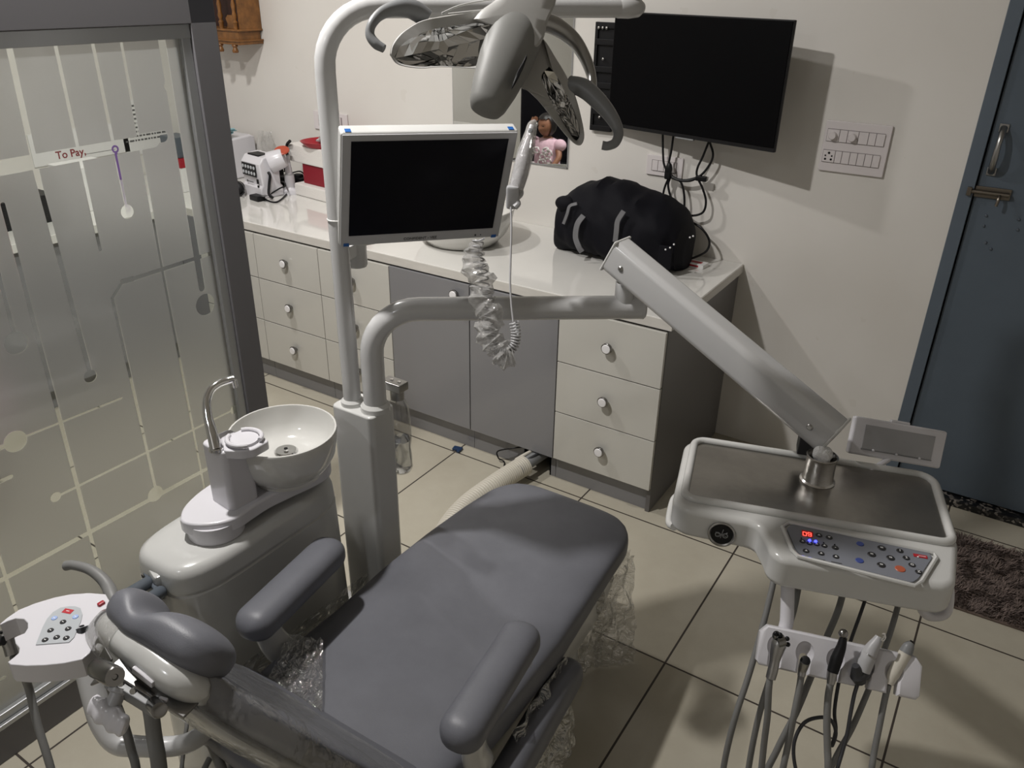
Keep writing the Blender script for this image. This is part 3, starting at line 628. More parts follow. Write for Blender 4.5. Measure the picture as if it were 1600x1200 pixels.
# ------------------------------------------------------------------ television on arm mount
yaw, c = math.radians(-12.3), V((-1.121, 2.95, 1.4638)); TX = V((math.cos(yaw), math.sin(yaw), 0)); TY = V((-math.sin(yaw), math.cos(yaw), 0)); FR = frame(c, TX, TY, (0, 0, 1))
t = thing('television', 'large black flat television on wall arm above the bag', 'television', (c.x, c.y, 1.26))
MB().b2((-.367, .004, -.209), (.367, .020, .209), .003, FR).b2((-.10, .020, -.17), (.30, .045, .12), .01, FR).build('casing', 'black', t)
MB().b2((-.363, .001, -.194), (.363, .006, .205), .001, FR).build('screen', 'tvscreen', t, flat=True)
MB().b2((-.04, .002, -.214), (.04, .016, -.208), .002, FR).build('logo_tab', 'handlegrey', t)
br = thing('tv_bracket', 'black steel wall plate of television mount beside left edge of screen', 'wall mount', (-1.50, 3.03, 1.24))
a, b = Yp(936, 34, 3.03), Yp(962, 206, 3.03)
r = MB(); r.b2((-1.575, 3.062, 1.225), (-1.562, 3.078, 1.632), .002); r.b2((-1.49, 3.062, 1.225), (-1.478, 3.078, 1.632), .002)
for z0_ in (1.225, 1.29, 1.39, 1.45, 1.55, 1.61): r.b2((-1.572, 3.060, z0_), (-1.48, 3.076, z0_ + .022), .002)
r.b2((-1.572, 3.072, 1.23), (-1.48, 3.080, 1.63)); r.b2((-1.56, 3.07, 1.26), (-1.49, YW - .001, 1.32)); r.b2((-1.56, 3.07, 1.56), (-1.49, YW - .001, 1.61)); r.build('wall_plate', 'black', br)
r = MB(); r.tube([V((-1.48, 3.074, 1.45)), V((-1.30, 3.066, 1.45)), V((-1.15, 3.03, 1.45)), V((-1.0, 3.0, 1.45))], .007, 10, 2); r.build('arm', 'black', br)
for x, z_ in ((-1.557, 1.612), (-1.540, 1.612), (-1.523, 1.612), (-1.53, 1.50), (-1.53, 1.28), (-1.51, 1.36)): MB().ball((x, 3.0575, z_), (.006, .004, .006), n=8).build('bolt', 'dullsteel', br)
# cables hanging from the television
P = lambda x, y, d=3.035: Yp(x, y, d)
cb = thing('television_cables', 'tangle of black cables hanging from television to worktop', 'cables', tuple(P(1060, 380)))
def tvc(pts, r=.0045): cable('cable', pts, r, 'black', parent=cb)
tvc([P(1035.5, 205), P(1036, 240), P(1038, 258), P(1046, 272), P(1062, 281), P(1080, 280), P(1096, 273), P(1110, 255), P(1114, 240), P(1109, 222)])
tvc([P(1053, 205), P(1049, 235), P(1045, 258), P(1050, 275), P(1064, 285), P(1069, 305), P(1069, 325), P(1066, 338)])
tvc([P(1108, 220), P(1098, 245), P(1090, 262), P(1089, 275), P(1098, 295), P(1103, 315), P(1098, 332), P(1080, 337), P(1062, 332), P(1050, 312), P(1044, 290), P(1048, 276)])
tvc([P(1046, 275), P(1038, 295), P(1036, 315), P(1045, 335, 3.02), P(1070, 343, 3.02), P(1094, 355, 3.0), P(1108, 375, 3.0), P(1104, 392, 2.98), P(1086, 402, 2.95), P(1075, 405, 2.93)])
tvc([P(1050, 277), P(1062, 281.5), P(1078, 282), P(1092, 277), P(1100, 279)], .006)
MB().ball(P(1045, 265), (.014, .012, .028)).box(P(1044, 270), (.026, .022, .05), bev=.006).build('plug', 'black', cb)
MB().box(P(1096, 279), (.045, .018, .02), bev=.004).build('connector', 'black', cb); MB().box(P(1104, 279.5), (.012, .012, .014)).build('connector_tip', 'dullsteel', cb)
# ------------------------------------------------------------------ carved wooden shrine on the wall (only its lower corner is in view)
t = thing('wooden_shrine', 'carved varnished wooden wall shrine at top left beside partition', 'shrine', (-3.68, 3.0, 1.43))
xr, xl, yf = -3.49, -3.86, 2.93
MB().b2((xl, yf, 1.455), (xr, YW - .002, 1.475), .003).b2((xl - .01, yf - .008, 1.470), (xr + .004, YW - .002, 1.478), .002).b2((xl + .01, yf + .004, 1.478), (xr - .01, YW - .01, 1.52)).b2((xl, yf - .004, 1.518), (xr + .004, YW - .002, 1.527), .002).build('base', 'wood', t)
MB().b2((xr - .018, yf + .02, 1.52), (xr, YW - .002, 2.1), .003).build('side_panel', 'wood', t)
MB().b2((xl, YW - .02, 1.52), (xr - .02, YW - .004, 2.1)).b2((xl, YW - .03, 1.52), (xl + .02, YW - .004, 2.1)).build('back_panel', 'darkwood', t)
for x in (-3.525, -3.63, -3.79):
    MB().lathe([(.011, 0), (.011, .02), (.014, .03), (.007, .04), (.013, .06), (.008, .08), (.012, .11), (.007, .13), (.012, .16), (.008, .2), (.012, .24), (.008, .3), (.012, .5)], (x, yf + .016, 1.527), n=16).build('baluster', 'wood', t)
MB().prism([(-3.60, 1.527), (-3.54, 1.527), (-3.548, 1.55), (-3.538, 1.575), (-3.555, 1.59), (-3.585, 1.59), (-3.602, 1.575), (-3.592, 1.55)], 0, .008, frame((0, yf + .03, 0), (1, 0, 0), (0, 0, 1), (0, -1, 0)), bev=.002).build('carved_slat', 'wood', t)
for x, y in ((-3.545, yf + .012), (-3.655, yf + .012), (-3.84, yf + .012)): MB().lathe([(0, 0), (.014, 0), (.016, -.006), (.010, -.014), (.013, -.022), (.016, -.03), (.014, -.038), (0, -.038)], (x, y, 1.455), n=16).build('foot', 'wood', t)
# ------------------------------------------------------------------ dental chair
def fend(d, R): return math.sqrt(max(0, 1 - (1 - min(d, R) / R) ** 2)) if d < R else 1
ch = thing('dental_chair', 'grey upholstered reclining dental chair with two armrests and headrest', 'dental chair', (-.865, 1.05, 0))
def interp(tab, y):
    for a, b in zip(tab, tab[1:]):
        if y <= b[0]: t = (y - a[0]) / (b[0] - a[0]); t = max(0, t); t = t * t * (3 - 2 * t) if False else t; return [a[i] + (b[i] - a[i]) * t for i in range(len(a))]
    return list(tab[-1])
# y, centre x, half width, top z, thickness
seat_tab = [(.60, -.862, .235, .485, .10), (.80, -.862, .245, .475, .115), (1.0, -.862, .247, .470, .12), (1.2, -.865, .250, .474, .12), (1.35, -.868, .243, .478, .11), (1.5, -.868, .231, .476, .10), (1.72, -.866, .212, .462, .085)]
ys = [.60 + 1.12 * i / 56 for i in range(57)]; ys = [.600, .603, .61, .62] + ys[1:-1] + [1.702, 1.711, 1.717, 1.7195]; ys = sorted(set(ys)); rings = []
for y in ys:
    _, cx, hw, zt, th = interp(seat_tab, y); e = fend(1.72 - y, .12); e2 = fend(1.72 - y, .045); s0 = fend(y - .598, .05)
    hw2 = max(.004, (hw - .115) + .115 * e) if y > 1.55 else hw
    hh = th / 2 * max(e2 * s0, .05)
    ring = sring((cx, y, zt - th / 2), (1, 0, 0), (0, 0, 1), hw2, hh, 72, 4.2)
    for q in ring:
        u = abs((q.x - cx) / hw)
        if q.z > zt - th / 2: q.z += .016 * max(0, (u - .45)) * (1 if y < 1.15 else max(0, 1 - (y - 1.15) * 5)) - .004 * (1 - u) * (1 if y < 1.2 else 0)
        if u > .75: q.z -= .020 * ((u - .75) / .25) ** 2 * 0
    rings.append(ring)
MB().loft(rings).build('seat_cushion', 'vinyl', ch, ang=60)
# backrest: n faces the sitter, t runs up the back
bt = [(.0, .785, .460, .255, .085), (.10, .722, .545, .258, .085), (.20, .655, .625, .257, .082), (.36, .572, .762, .240, .076), (.46, .520, .845, .214, .07), (.53, .484, .900, .180, .064), (.575, .466, .935, .130, .056), (.60, .458, .955, .085, .045), (.61, .454, .962, .03, .015)]
def back_rings(off_front, thick_scale, hwadd, extra=0, n=64, e=3.4, s0=0):
    out = []
    for i in range(41):
        s_ = s0 + (.61 - s0) * i / 40; _, y, z, hw, th = interp(bt, s_)
        _, y2, z2, *_r = interp(bt, min(.61, s_ + .02)); _, y1, z1, *_r = interp(bt, max(0, s_ - .02))
        tv = V((0, y2 - y1, z2 - z1)).normalized(); nv = V((0, tv.z, -tv.y)); 
        ts = thick_scale * (1.9 - 1.2 * s_ / .61) if hwadd == -.035 else thick_scale
        c = V((-.862, y, z)) + nv * (-off_front - th * ts / 2)
        ring = sring(c, (1, 0, 0), nv, max(.01, hw + hwadd), max(.004, th * ts / 2 + extra), n, e)
        for q in ring:  # dish the front face
            d = (q - c).dot(nv)
            if d > 0: q -= nv * .012 * max(0, 1 - ((q.x + .862) / max(hw, .05)) ** 2)
        out.append(ring)
    return out
MB().loft(back_rings(.0, .85, 0)).build('backrest_cushion', 'vinyl', ch, ang=60)
MB().loft(back_rings(.046, .50, -.035, n=64)).build('backrest_shell', 'enamel', ch, ang=60)
MB().loft(back_rings(-.003, 1.25, .004, .002, n=64, s0=.12)).build('plastic_cover', 'filmtight', ch, ang=60)
# crumpled plastic over the seat's rear corner
def film_sheet(name, A, B, C_, D, amp, parent, m='film', nu=34, nv=34, seed=0, fr=9):
    A, B, C_, D = V(A), V(B), V(C_), V(D); N = (B - A).cross(D - A).normalized()
    return MB().grid(lambda u, v: (A * (1 - u) + B * u) * (1 - v) + (D * (1 - u) + C_ * u) * v + N * amp * (noise.noise(V((u * fr, v * fr, seed))) + .5 * noise.noise(V((u * fr * 3, v * fr * 3, seed + 5)))), nu, nv).build(name, m, parent, ang=60)
film_sheet('plastic_cover', Zp(505, 1000, .492), Zp(503, 1122, .492), V((-1.02, .70, .50)), V((-1.105, .86, .492)), .011, ch, seed=2, fr=7)
film_sheet('plastic_cover', V((-1.11, .72, .50)), V((-1.11, 1.12, .478)), V((-1.165, 1.10, .30)), V((-1.165, .74, .30)), .012, ch, seed=3, fr=4)
film_sheet('plastic_cover', V((-.70, 1.45, .36)), V((-.66, 1.68, .38)), Zp(940, 1040, .003), Zp(905, 1050, .01), .03, ch, seed=7, fr=3)
film_sheet('plastic_cover', V((-.66, 1.45, .38)), V((-.64, 1.66, .38)), Zp(990, 1035, .004), Zp(930, 1045, .004), .025, ch, seed=9, fr=4)
film_sheet('plastic_cover', V((-.60, .98, .40)), V((-.61, 1.22, .40)), V((-.56, 1.20, .15)), V((-.545, 1.0, .2)), .02, ch, seed=12, fr=4)
# base column, skirt and lower side pad
r = MB(); rr = []
for z, k in ((0, 1), (.02, 1.0), (.10, .98), (.30, .97), (.36, .96), (.378, .93), (.38, .8)): rr.append(sring((-.865, 1.12, z), (1, 0, 0), (0, 1, 0), .165 * k, .45 * k, 56, 6))
r.loft(rr); r.build('base', 'enamel', ch, ang=40)
r = MB(); rr = []
for x, k in ((-1.07, .9), (-1.066, 1), (-.66, 1), (-.656, .9)): rr.append([V((x, 1.12 + (p[0]) * k, .30 + p[1] * k)) for p in ((-.42, -.05), (-.46, .06), (.42, .07), (.46, .05), (.40, -.02), (.2, -.06))])
r.loft(rr); r.build('seat_frame', 'enamel', ch)
def capsule_pad(name, A, B, hw, hh, parent, m='vinyl'):
    A, B = V(A), V(B); d = (B - A); L = d.length; d.normalize(); up = V((0, 0, 1)); sd = d.cross(up).normalized(); up = sd.cross(d); rr = []
    for i in range(37):
        s_ = L * (.5 - .5 * math.cos(PI * i / 36)); e = min(fend(s_ + .0003, hw * .95), fend(L - s_ + .0003, hw * .95)); e = max(e, .03)
        e2 = min(fend(s_ + .0003, hh * 1.1), fend(L - s_ + .0003, hh * 1.1)); e2 = max(e2, .03)
        rr.append(sring(A + d * s_, sd, up, hw * e, hh * e2, 32, 2.5))
    return MB().loft(rr).build(name, m, parent, ang=70)
capsule_pad('side_pad', (-.575, .80, .30), (-.612, 1.27, .33), .035, .05, ch)
la = capsule_pad('armrest', (-1.086, .735, .600), (-1.128, 1.045, .606), .0435, .034, ch)
ra = capsule_pad('armrest', (-.582, .752, .600), (-.620, 1.062, .606), .0415, .034, ch)
r = MB(); r.tube([(-1.105, .80, .585), (-1.11, .82, .50), (-1.10, .86, .42), (-1.04, .90, .36)], [.030, .032, .036, .04], 20, 6, flat=((0, 1, 0), .55)); r.build('arm_support', 'enamel', la)
r = MB(); r.tube([(-.585, .82, .585), (-.590, .83, .50), (-.60, .86, .42), (-.66, .90, .36)], [.030, .032, .036, .04], 20, 6, flat=((0, 1, 0), .55)); r.build('arm_support', 'enamel', ra)
film_sheet('plastic_scrap', Zp(815, 1010, .56), Zp(838, 1000, .56), Zp(830, 1045, .53), Zp(812, 1030, .54), .01, ra, 'filmbag', 10, 10, 4)
# headrest
hc = Wp(254, 1004, 1.12); tv = V((0, -.60, .80)); nv = V((0, .80, .60)); rr = []; rs = []
for i in range(41):
    a = -1 + 2 * i / 40; x = hc.x + .111 * a; e = max(.06, math.sqrt(max(0, 1 - abs(a) ** 5)))
    dent = .020 * math.exp(-((a + .22) / .26) ** 2); ht = .052 * max(e, .08); th = .033 * max(e, .08)
    zc = hc + V((x - hc.x, 0, 0)) + tv * (.016 * (abs(a) - .5) * -.5)
    rr.append(sring(zc + nv * (.016 - dent / 2), tv, nv, ht, th - dent / 2, 44, 2.5))
    rs.append(sring(zc - nv * (.020 + .006 * a) + tv * -.004, tv, nv, ht * .95, th * .82, 44, 2.4))
hr = MB().loft(rr).build('headrest', 'vinyl', ch, ang=70)
MB().loft(rs).build('headrest_shell', 'enamel', hr, ang=60)
MB().loft([[q + nv * -.010 * 0 + (q - hc) * .03 for q in ring] for ring in rs[2:14]], cap=False).build('plastic_wrap', 'filmbag', hr, ang=60)
W = Wp
def bar(mb, A, B, w, h, up=(0, 0, 1), bev=.002):
    A, B = V(A), V(B); x = (B - A).normalized(); z = (V(up) - x * V(up).dot(x)).normalized(); y = z.cross(x)
    return mb.box((0, 0, 0), ((B - A).length, w, h), frame((A + B) / 2, x, y, z), bev=bev)
hb = MB(); wv = 1.08
bar(hb, W(203, 1040, wv), W(148, 1062, wv + .02), .022, .004); bar(hb, W(170, 1020, wv), W(150, 1058, wv), .03, .004)
bar(hb, W(180, 1035, wv), W(300, 1110, wv - .03), .030, .005); hb.build('head_bracket', 'mechchrome', hr)
hb = MB(); bar(hb, W(168, 1062, wv - .01), W(250, 1112, wv - .03), .014, .020); bar(hb, W(200, 1052, wv), W(262, 1100, wv - .02), .03, .010); hb.build('link_arm', 'handlegrey', hr)
hb = MB(); a, b = W(152, 1043, wv - .02), W(180, 1058, wv - .06); hb.lathe([(0, 0), (.0125, 0), (.0135, .002), (.0135, (b - a).length - .003), (.0120, (b - a).length), (.004, (b - a).length), (.003, (b - a).length - .002), (0, (b - a).length - .002)], a, b - a, 32); hb.build('pivot_barrel', 'mechchrome', hr)
hb = MB(); a, b = W(240, 1100, wv - .03), W(249, 1110, wv - .06); hb.lathe([(0, 0), (.010, 0), (.010, (b - a).length), (.007, (b - a).length + .002), (0, (b - a).length + .002)], a, b - a, 20); hb.build('pivot_pin', 'mechchrome', hr)
for p in ((190, 1067), (209, 1079)): 
    hb = MB(); hb.lathe([(0, .004), (.004, .004), (.0045, 0)], W(*p, wv - .035), -W_, 10); hb.build('bolt', 'dullsteel', hr)
hb = MB(); bar(hb, W(208, 1045, wv - .02), W(240, 1070, wv - .03), .006, .012); bar(hb, W(248, 1092, wv - .03), W(262, 1096, wv - .03), .006, .008); hb.build('white_spacer', 'cool', hr)
# lobed locking knob
hb = MB(); A, B = W(141, 1098, 1.06), W(198, 1138, 1.03); d = (B - A); L = d.length; rr = []
sd = (-W_).normalized(); up = d.normalized().cross(sd)
for i in range(31):
    a = i / 30; e = max(.12, fend(min(a, 1 - a) * L + .001, .012)); lob = 1 + .12 * math.cos(a * 6 * PI)
    rr.append(sring(A + d * a, sd, up, .0115 * e * lob, .0155 * e * lob, 20, 3))
hb.loft(rr); kn = hb.build('locking_knob', 'cool', hr)
MB().lathe([(0, 0), (.010, 0), (.010, .022), (.014, .024), (.014, .030), (0, .030)], W(172, 1112, 1.05), W(184, 1084, 1.06) - W(172, 1112, 1.05), 24).build('knob_stem', 'bezel', kn)
# ------------------------------------------------------------------ cuspidor unit
cu = thing('cuspidor_unit', 'white water unit with basin and tap beside chair, left of square column', 'cuspidor', (-1.345, .96, 0))
rr = []
for z, kx, ky in ((0, 1.08, 1.03), (.012, 1.10, 1.04), (.20, 1.06, 1.02), (.45, 1.0, 1.0), (.598, .965, .985), (.601, .93, .97), (.607, .93, .97), (.610, .958, .982), (.645, .94, .97), (.66, .90, .95), (.668, .80, .90), (.670, .5, .7)):
    rr.append(sring((-1.345, .962, z), (1, 0, 0), (0, 1, 0), .112 * kx, .243 * ky, 72, 4.0))
MB().loft(rr).build('cabinet_body', 'enamel', cu, ang=40)
pts = [Zp(x, y, .722) for x, y in ((281, 812), (284, 798), (294, 784), (312, 768), (335, 752), (365, 730), (400, 708), (440, 692), (480, 690), (505, 700), (516, 716), (512, 730), (490, 744), (455, 760), (418, 778), (390, 796), (372, 808), (350, 816), (325, 820), (302, 820), (287, 817))]
pts = smooth_path(pts + [pts[0]], 4)[:-1]
pl_ = MB(); pl_.prism([(p.x, p.y) for p in pts][::-1], .690, .724, None, bev=.006, seg=3); dc = V((-1.3247, .8772, .722)); pl_.lathe([(0, -.054), (.0585, -.054), (.0608, -.051), (.0612, -.012), (.0, -.012)], (dc.x, dc.y, .722), n=64); pl_.build('swivel_platform', 'cool', cu)
tw = MB(); tp_ = [(-1.362, .900), (-1.282, .893), (-1.277, .968), (-1.357, .975)]
tw.prism(tp_, .722, .874, None, bev=.006, seg=3, bevbot=False, vbev=.014); twr = tw.build('tap_tower', 'cool', cu)
c = Zp(441, 671, .845)
bowl = MB(); bowl.lathe([(0, -.112), (.066, -.112), (.070, -.121), (.078, -.120), (.080, -.110), (.098, -.094), (.114, -.066), (.1215, -.028), (.1235, -.004), (.1220, .0), (.1180, .0), (.1155, -.012), (.110, -.042), (.098, -.062), (.078, -.074), (.04, -.079), (0, -.081)], (c.x, c.y, .845), n=72)
bw = bowl.build('basin_bowl', 'ceramic', cu)
MB().lathe([(0, .008), (.006, .007), (.007, .003), (.024, .004), (.028, .001), (.028, 0)], (Zp(447, 704, .768).x, Zp(447, 704, .768).y, .7665), (0, .03, 1), 32).build('drain_cover', 'chrome', bw)
MB().lathe([(0, .0006), (.0045, .0006), (.0045, 0)], (Zp(447, 704, .768).x, Zp(447, 704, .768).y, .7743), n=12).build('drain_hole', 'black', bw)
cp = MB(); q = Zp(382, 685, .884); n0 = V((-1.32, .935, .87))
cp.lathe([(0, 0), (.030, 0), (.030, .006), (0, .006)], (q.x, q.y, .878), n=36)
cup = cp.build('cup_holder', 'cool', cu)
r = MB(); r.prism([(-1.330, .93), (-1.285, .90), (q.x + .030, q.y - .030), (q.x + .042, q.y - .012), (q.x + .042, q.y + .03), (q.x - .005, q.y + .042), (-1.325, .985)], .856, .878, None, bev=.004, vbev=.006); r.build('cup_shelf', 'cool', cup)
r = MB()
for a0, a1 in ((20, 150), (200, 330)):
    rr_ = [(q.x + .036 * math.cos(math.radians(a0 + (a1 - a0) * i / 16)), q.y + .036 * math.sin(math.radians(a0 + (a1 - a0) * i / 16)), .886) for i in range(17)]
    r.tube(rr_, .005, 10, 1)
r.build('cup_rim', 'cool', cup)
fc = thing('water_tap', 'curved chrome swan-neck tap standing on the white tap tower', 'tap', tuple(Zp(338, 703, .875)))
b0 = Zp(338, 701, .876); wd = (b0 - EYE).dot(W_)
MB().tube([b0, W(332, 678, wd + .0), W(325, 652, wd + .005), W(323, 628, wd + .012), W(329, 610, wd + .02), W(341, 600, wd + .03), W(354, 595, wd + .04), W(366, 592, wd + .045)], [.0135, .0115, .0095, .009, .009, .0088, .0086, .0086], 20).build('spout', 'chrome', fc)
MB().lathe([(0, 0), (.0072, 0), (.0075, .016), (0, .016)], W(365, 594, wd + .044), (0.1, 0, -1), 20).build('nozzle', 'chrome', fc)
MB().lathe([(0, 0), (.016, 0), (.0155, .006), (.0135, .008), (0, .008)], (b0.x, b0.y, .8735), n=24).build('tap_base', 'chrome', fc)
MB().text('FILTER', .013, frame(Xp(241, 906, -1.40) if False else V((-1.372, .7195, .615)), (1, -.12, 0), (0, 0, 1), (-.12, -1, 0))).build('lettering', 'black', cu)
# suction socket plate
sk = MB(); a = Yp(236, 922, .715); FRs = frame(a, V((.93, -.36, 0)), (0, 0, 1), V((-.36, -.93, 0))); FRs = frame(a, V((.95, -.3, 0)), V((0, 0, 1)), V((.3, .95, 0)).cross(V((0, 0, 0))) if False else V((.95, -.3, 0)).cross(V((0, 0, 1))))
sk.box((0, 0, -.004), (.075, .050, .012), FRs, bev=.005); sp_ = sk.build('suction_socket', 'slate', cu)
MB().box((-.02, .025, -.035), (.09, .04, .06), FRs, bev=.01).build('socket_block', 'enamel', cu)
for px0, px1 in (((232, 910), (182, 940)), ((251, 925), (204, 956))):
    p0 = Yp(*px0, .715); p1 = W(*px1, (p0 - EYE).dot(W_) - .13); MB().tube([p0, p1], .0135, 20, 1).build('hose_coupling', 'slate', sp_)
# white foot block beside column
MB().box((-1.40, 1.30, .05), (.12, .12, .10), bev=.02).build('floor_box', 'white', cu)
# ------------------------------------------------------------------ square column with light pole and arm pipe
cl = thing('unit_column', 'square white column carrying tall lamp pole and bent delivery arm pipe', 'column', (-1.247, 1.286, 0))
MB().prism([(-1.314, 1.241), (-1.180, 1.241), (-1.180, 1.332), (-1.314, 1.332)], 0, .828, None, bev=.005, vbev=.016).build('housing', 'white', cl)
px_, py_ = -1.272, 1.277
arm_end = Zp(965, 12, 1.722); zA = 1.722; ad = (V((arm_end.x, arm_end.y, 0)) - V((px_, py_, 0))).normalized()
B0 = V((px_, py_, 0))
pp = [(px_, py_, .826), (px_, py_, 1.60)]
for i in range(1, 9):
    a = PI / 2 * i / 9; pp.append(tuple(B0 + ad * .115 * (1 - math.cos(a)) + V((0, 0, 1.607 + .115 * math.sin(a)))))
pp.append(tuple(B0 + ad * .118 + V((0, 0, zA)))); pp.append((arm_end.x, arm_end.y, zA))
MB().tube(pp, .0215, 28, 1).build('lamp_pole', 'pipe', cl)
MB().lathe([(.0215, 0), (.029, 0), (.0285, .010), (.0225, .016), (.0215, .016)], (px_, py_, .828), n=36).lathe([(.0215, 0), (.0235, .001), (.0235, .003), (.0215, .004)], (px_, py_, 1.292), n=36).build('pole_collar', 'white', cl)
e0 = V((arm_end.x, arm_end.y, zA)); e1 = e0 + ad * .062
MB().lathe([(0, 0), (.0215, 0), (.0225, .002), (.0235, .03), (.021, .055), (.012, .068), (0, .070)], e0, ad, 36).build('pole_end_cap', 'pipe', cl)
qx, qy = -1.206, 1.287
pe = Zp(1000, 480, 1.09); pd = (V((pe.x - qx, pe.y - qy, 0))).normalized(); Q0 = V((qx, qy, 0)); pp = [(qx, qy, .826), (qx, qy, .97)]
for i in range(1, 9):
    a = PI / 2 * i / 9; pp.append(tuple(Q0 + pd * .115 * (1 - math.cos(a)) + V((0, 0, .975 + .115 * math.sin(a)))))
pp += [tuple(Q0 + pd * .117 + V((0, 0, 1.09))), (pe.x, pe.y, 1.09)]
MB().tube(pp, .0278, 32, 1).build('arm_pipe', 'pipe', cl)
MB().lathe([(.0278, 0), (.037, 0), (.036, .012), (.029, .020), (.0278, .020)], (qx, qy, .828), n=36).build('pipe_collar', 'white', cl)
MB().lathe([(0, 0), (.0278, 0), (.0283, .0015), (.0283, .008), (.024, .012), (0, .013)], pe, pd, 36).build('pipe_end_cap', 'pipe', cl)
# drinking-water bottle clamped behind the column
t = thing('water_bottle', 'clear plastic bottle half full of water clamped behind the square column', 'bottle', (-1.208, 1.372, .62))
bx, by = -1.208, 1.372
MB().lathe([(0, .605), (.026, .605), (.031, .615), (.030, .65), (.027, .675), (.031, .70), (.031, .76), (.026, .80), (.014, .825), (.013, .84)], (bx, by, 0), n=32).build('bottle_wall', 'bottle', t)
MB().lathe([(0, .608), (.025, .608), (.029, .618), (.028, .65), (.026, .675), (.028, .70), (0, .70)], (bx, by, 0), n=32).build('water', 'water', t)
r = MB(); r.b2((bx - .04, by - .018, .845), (bx + .024, by + .018, .868), .003); r.lathe([(0, .82), (.018, .82), (.018, .846), (0, .846)], (bx, by, 0), n=24); br_ = r.build('bottle_clamp', 'dullsteel', t)
for dx in (-.016, .008): MB().lathe([(0, .003), (.0045, .002), (.005, 0)], (bx + dx, by, .868), n=12).build('screw', 'chrome', br_)
# ------------------------------------------------------------------ monitor
s_ = .94; c = EYE + (V((-1.17, 1.472, 1.335)) - EYE) * s_; mw, mh = .405 * s_, .297 * s_; a = math.radians(52.7); b = math.radians(20.8); g_ = math.radians(1.8)
RM = (Matrix.Rotation(a, 4, 'Z') @ Matrix.Rotation(b, 4, 'X') @ Matrix.Rotation(g_, 4, 'Y')); FM = Matrix.Translation(c) @ RM
t = thing('monitor', 'white framed dental monitor with dark screen mounted on the tall pole', 'monitor', (c.x, c.y, 1.16))
MB().box((0, .019, 0), (mw, .034, mh), FM, bev=.006, seg=3).box((0, .045, 0), (mw * .7, .03, mh * .6), FM, bev=.01).build('casing', 'white', t)
MB().box((0, .0015, 0), (mw - .006, .005, mh - .006), FM, bev=.002).build('bezel', 'bezel', t)
sx0, sx1, sz0, sz1 = -mw / 2 + .021, mw / 2 - .022, -mh / 2 + .030, mh / 2 - .017
MB().b2((sx0, -.0022, sz0), (sx1, .001, sz1), 0, FM).build('screen', 'screen', t, flat=True)
MB().text('CONFIDENT - VEZ', .0095, FM @ frame((-.005, -.0013, -mh / 2 + .0125), (1, 0, 0), (0, 0, 1), (0, -1, 0))).build('lettering', 'inkgrey', t)
for x, rr_ in ((.128, .0022), (.141, .0012)): MB().lathe([(0, .001), (rr_, .001), (rr_, 0)], FM @ V((x, -.001, -mh / 2 + .012)), (FM.to_3x3() @ V((0, -1, 0))), 12).build('sensor', 'black', t)
for sx, sz in ((-1, 1), (1, 1), (-1, -1), (1, -1)):
    MB().box((sx * (mw / 2 - .016), .012 if sz > 0 else .0008, sz * (mh / 2 + (.0003 if sz > 0 else -.006))), (.012, .012 if sz > 0 else .0055, .0012 if sz > 0 else .008), FM, bev=0).build('tape_corner', 'blue', t)
r = MB(); hp = W(557, 394, 1.90)
r.lathe([(0, -.034), (.022, -.034), (.0245, -.029), (.0245, .03), (0, .03)], hp, n=32); r.build('swivel_hub', 'pipe', t)
r = MB(); bar(r, V((px_ - .005, py_, hp.z + .012)), V((hp.x, hp.y, hp.z + .012)), .028, .034, bev=.006); r.build('pole_clamp', 'pipe', t)
bk = c + RM.to_3x3() @ V((-.06, .065, -.04)); MB().tube([V((px_ + .02, py_ + .03, hp.z + .05)), V((px_ + .06, py_ + .06, hp.z + .06)), bk], .014, 14, 4).build('support_arm', 'pipe', t)
# intra-oral camera in its holder with coiled lead in a plastic sleeve
t = thing('intraoral_camera', 'white pen-shaped camera wrapped in plastic, held at right edge of monitor', 'camera', tuple(W(805, 310, 1.74)))
wc = 1.73
MB().tube([W(806, 297, wc), W(812, 275, wc), W(819, 245, wc), W(826, 218, wc), W(829, 206, wc), W(833, 197, wc)], [.015, .0165, .016, .0095, .008, .008], 20).build('camera_body', 'cool', t)
MB().lathe([(0, .001), (.0032, .001), (.004, 0), (.0055, -.001), (.0055, -.006), (0, -.006)], W(829, 204, wc - .012), (-W_), 16).build('lens', 'handlegrey', t)
MB().tube([W(804, 300, wc), W(813, 270, wc), W(822, 235, wc), W(829, 208, wc), W(832, 196, wc), W(838, 190, wc)], [.0165, .0185, .018, .0125, .011, .006], 16).build('plastic_sleeve', 'filmbag', t, ang=80)
r = MB(); r.box(W(801, 308, wc), (.028, .022, .05), bev=.006, rot=.6); r.tube([W(812, 294, wc), W(813, 303, wc), W(806, 311, wc), W(809, 318, wc), W(804, 324, wc)], .007, 10); r.build('holder', 'bezel', t)
cable('lead', [W(798, 322, wc), W(799, 350, wc), W(798, 400, wc), W(797, 440, wc), W(799, 475, wc), W(802, 503, wc)], .0022, 'bezel', parent=t)
ax = smooth_path([W(803, 503, wc), W(806, 522, wc), W(803, 540, wc), W(790, 551, wc), W(776, 547, wc), W(768, 530, wc)], 14); hel = []
for i in range(len(ax) * 4 - 4):
    k = i / 4; j = int(k); p = ax[j].lerp(ax[min(j + 1, len(ax) - 1)], k - j); tn = (ax[min(j + 1, len(ax) - 1)] - ax[max(j - 1, 0)]).normalized(); sd = tn.cross(W_).normalized(); an = i * .46
    hel.append(p + sd * .0095 * math.cos(an) + W_ * .0095 * math.sin(an))
MB().tube(hel, .0018, 6, 1).build('coiled_lead', 'bezel', t)
axs = smooth_path([W(748, 372, wc), W(745, 395, wc), W(752, 420, wc), W(757, 450, wc), W(766, 480, wc), W(763, 505, wc), W(768, 530, wc)], 14); hel = []
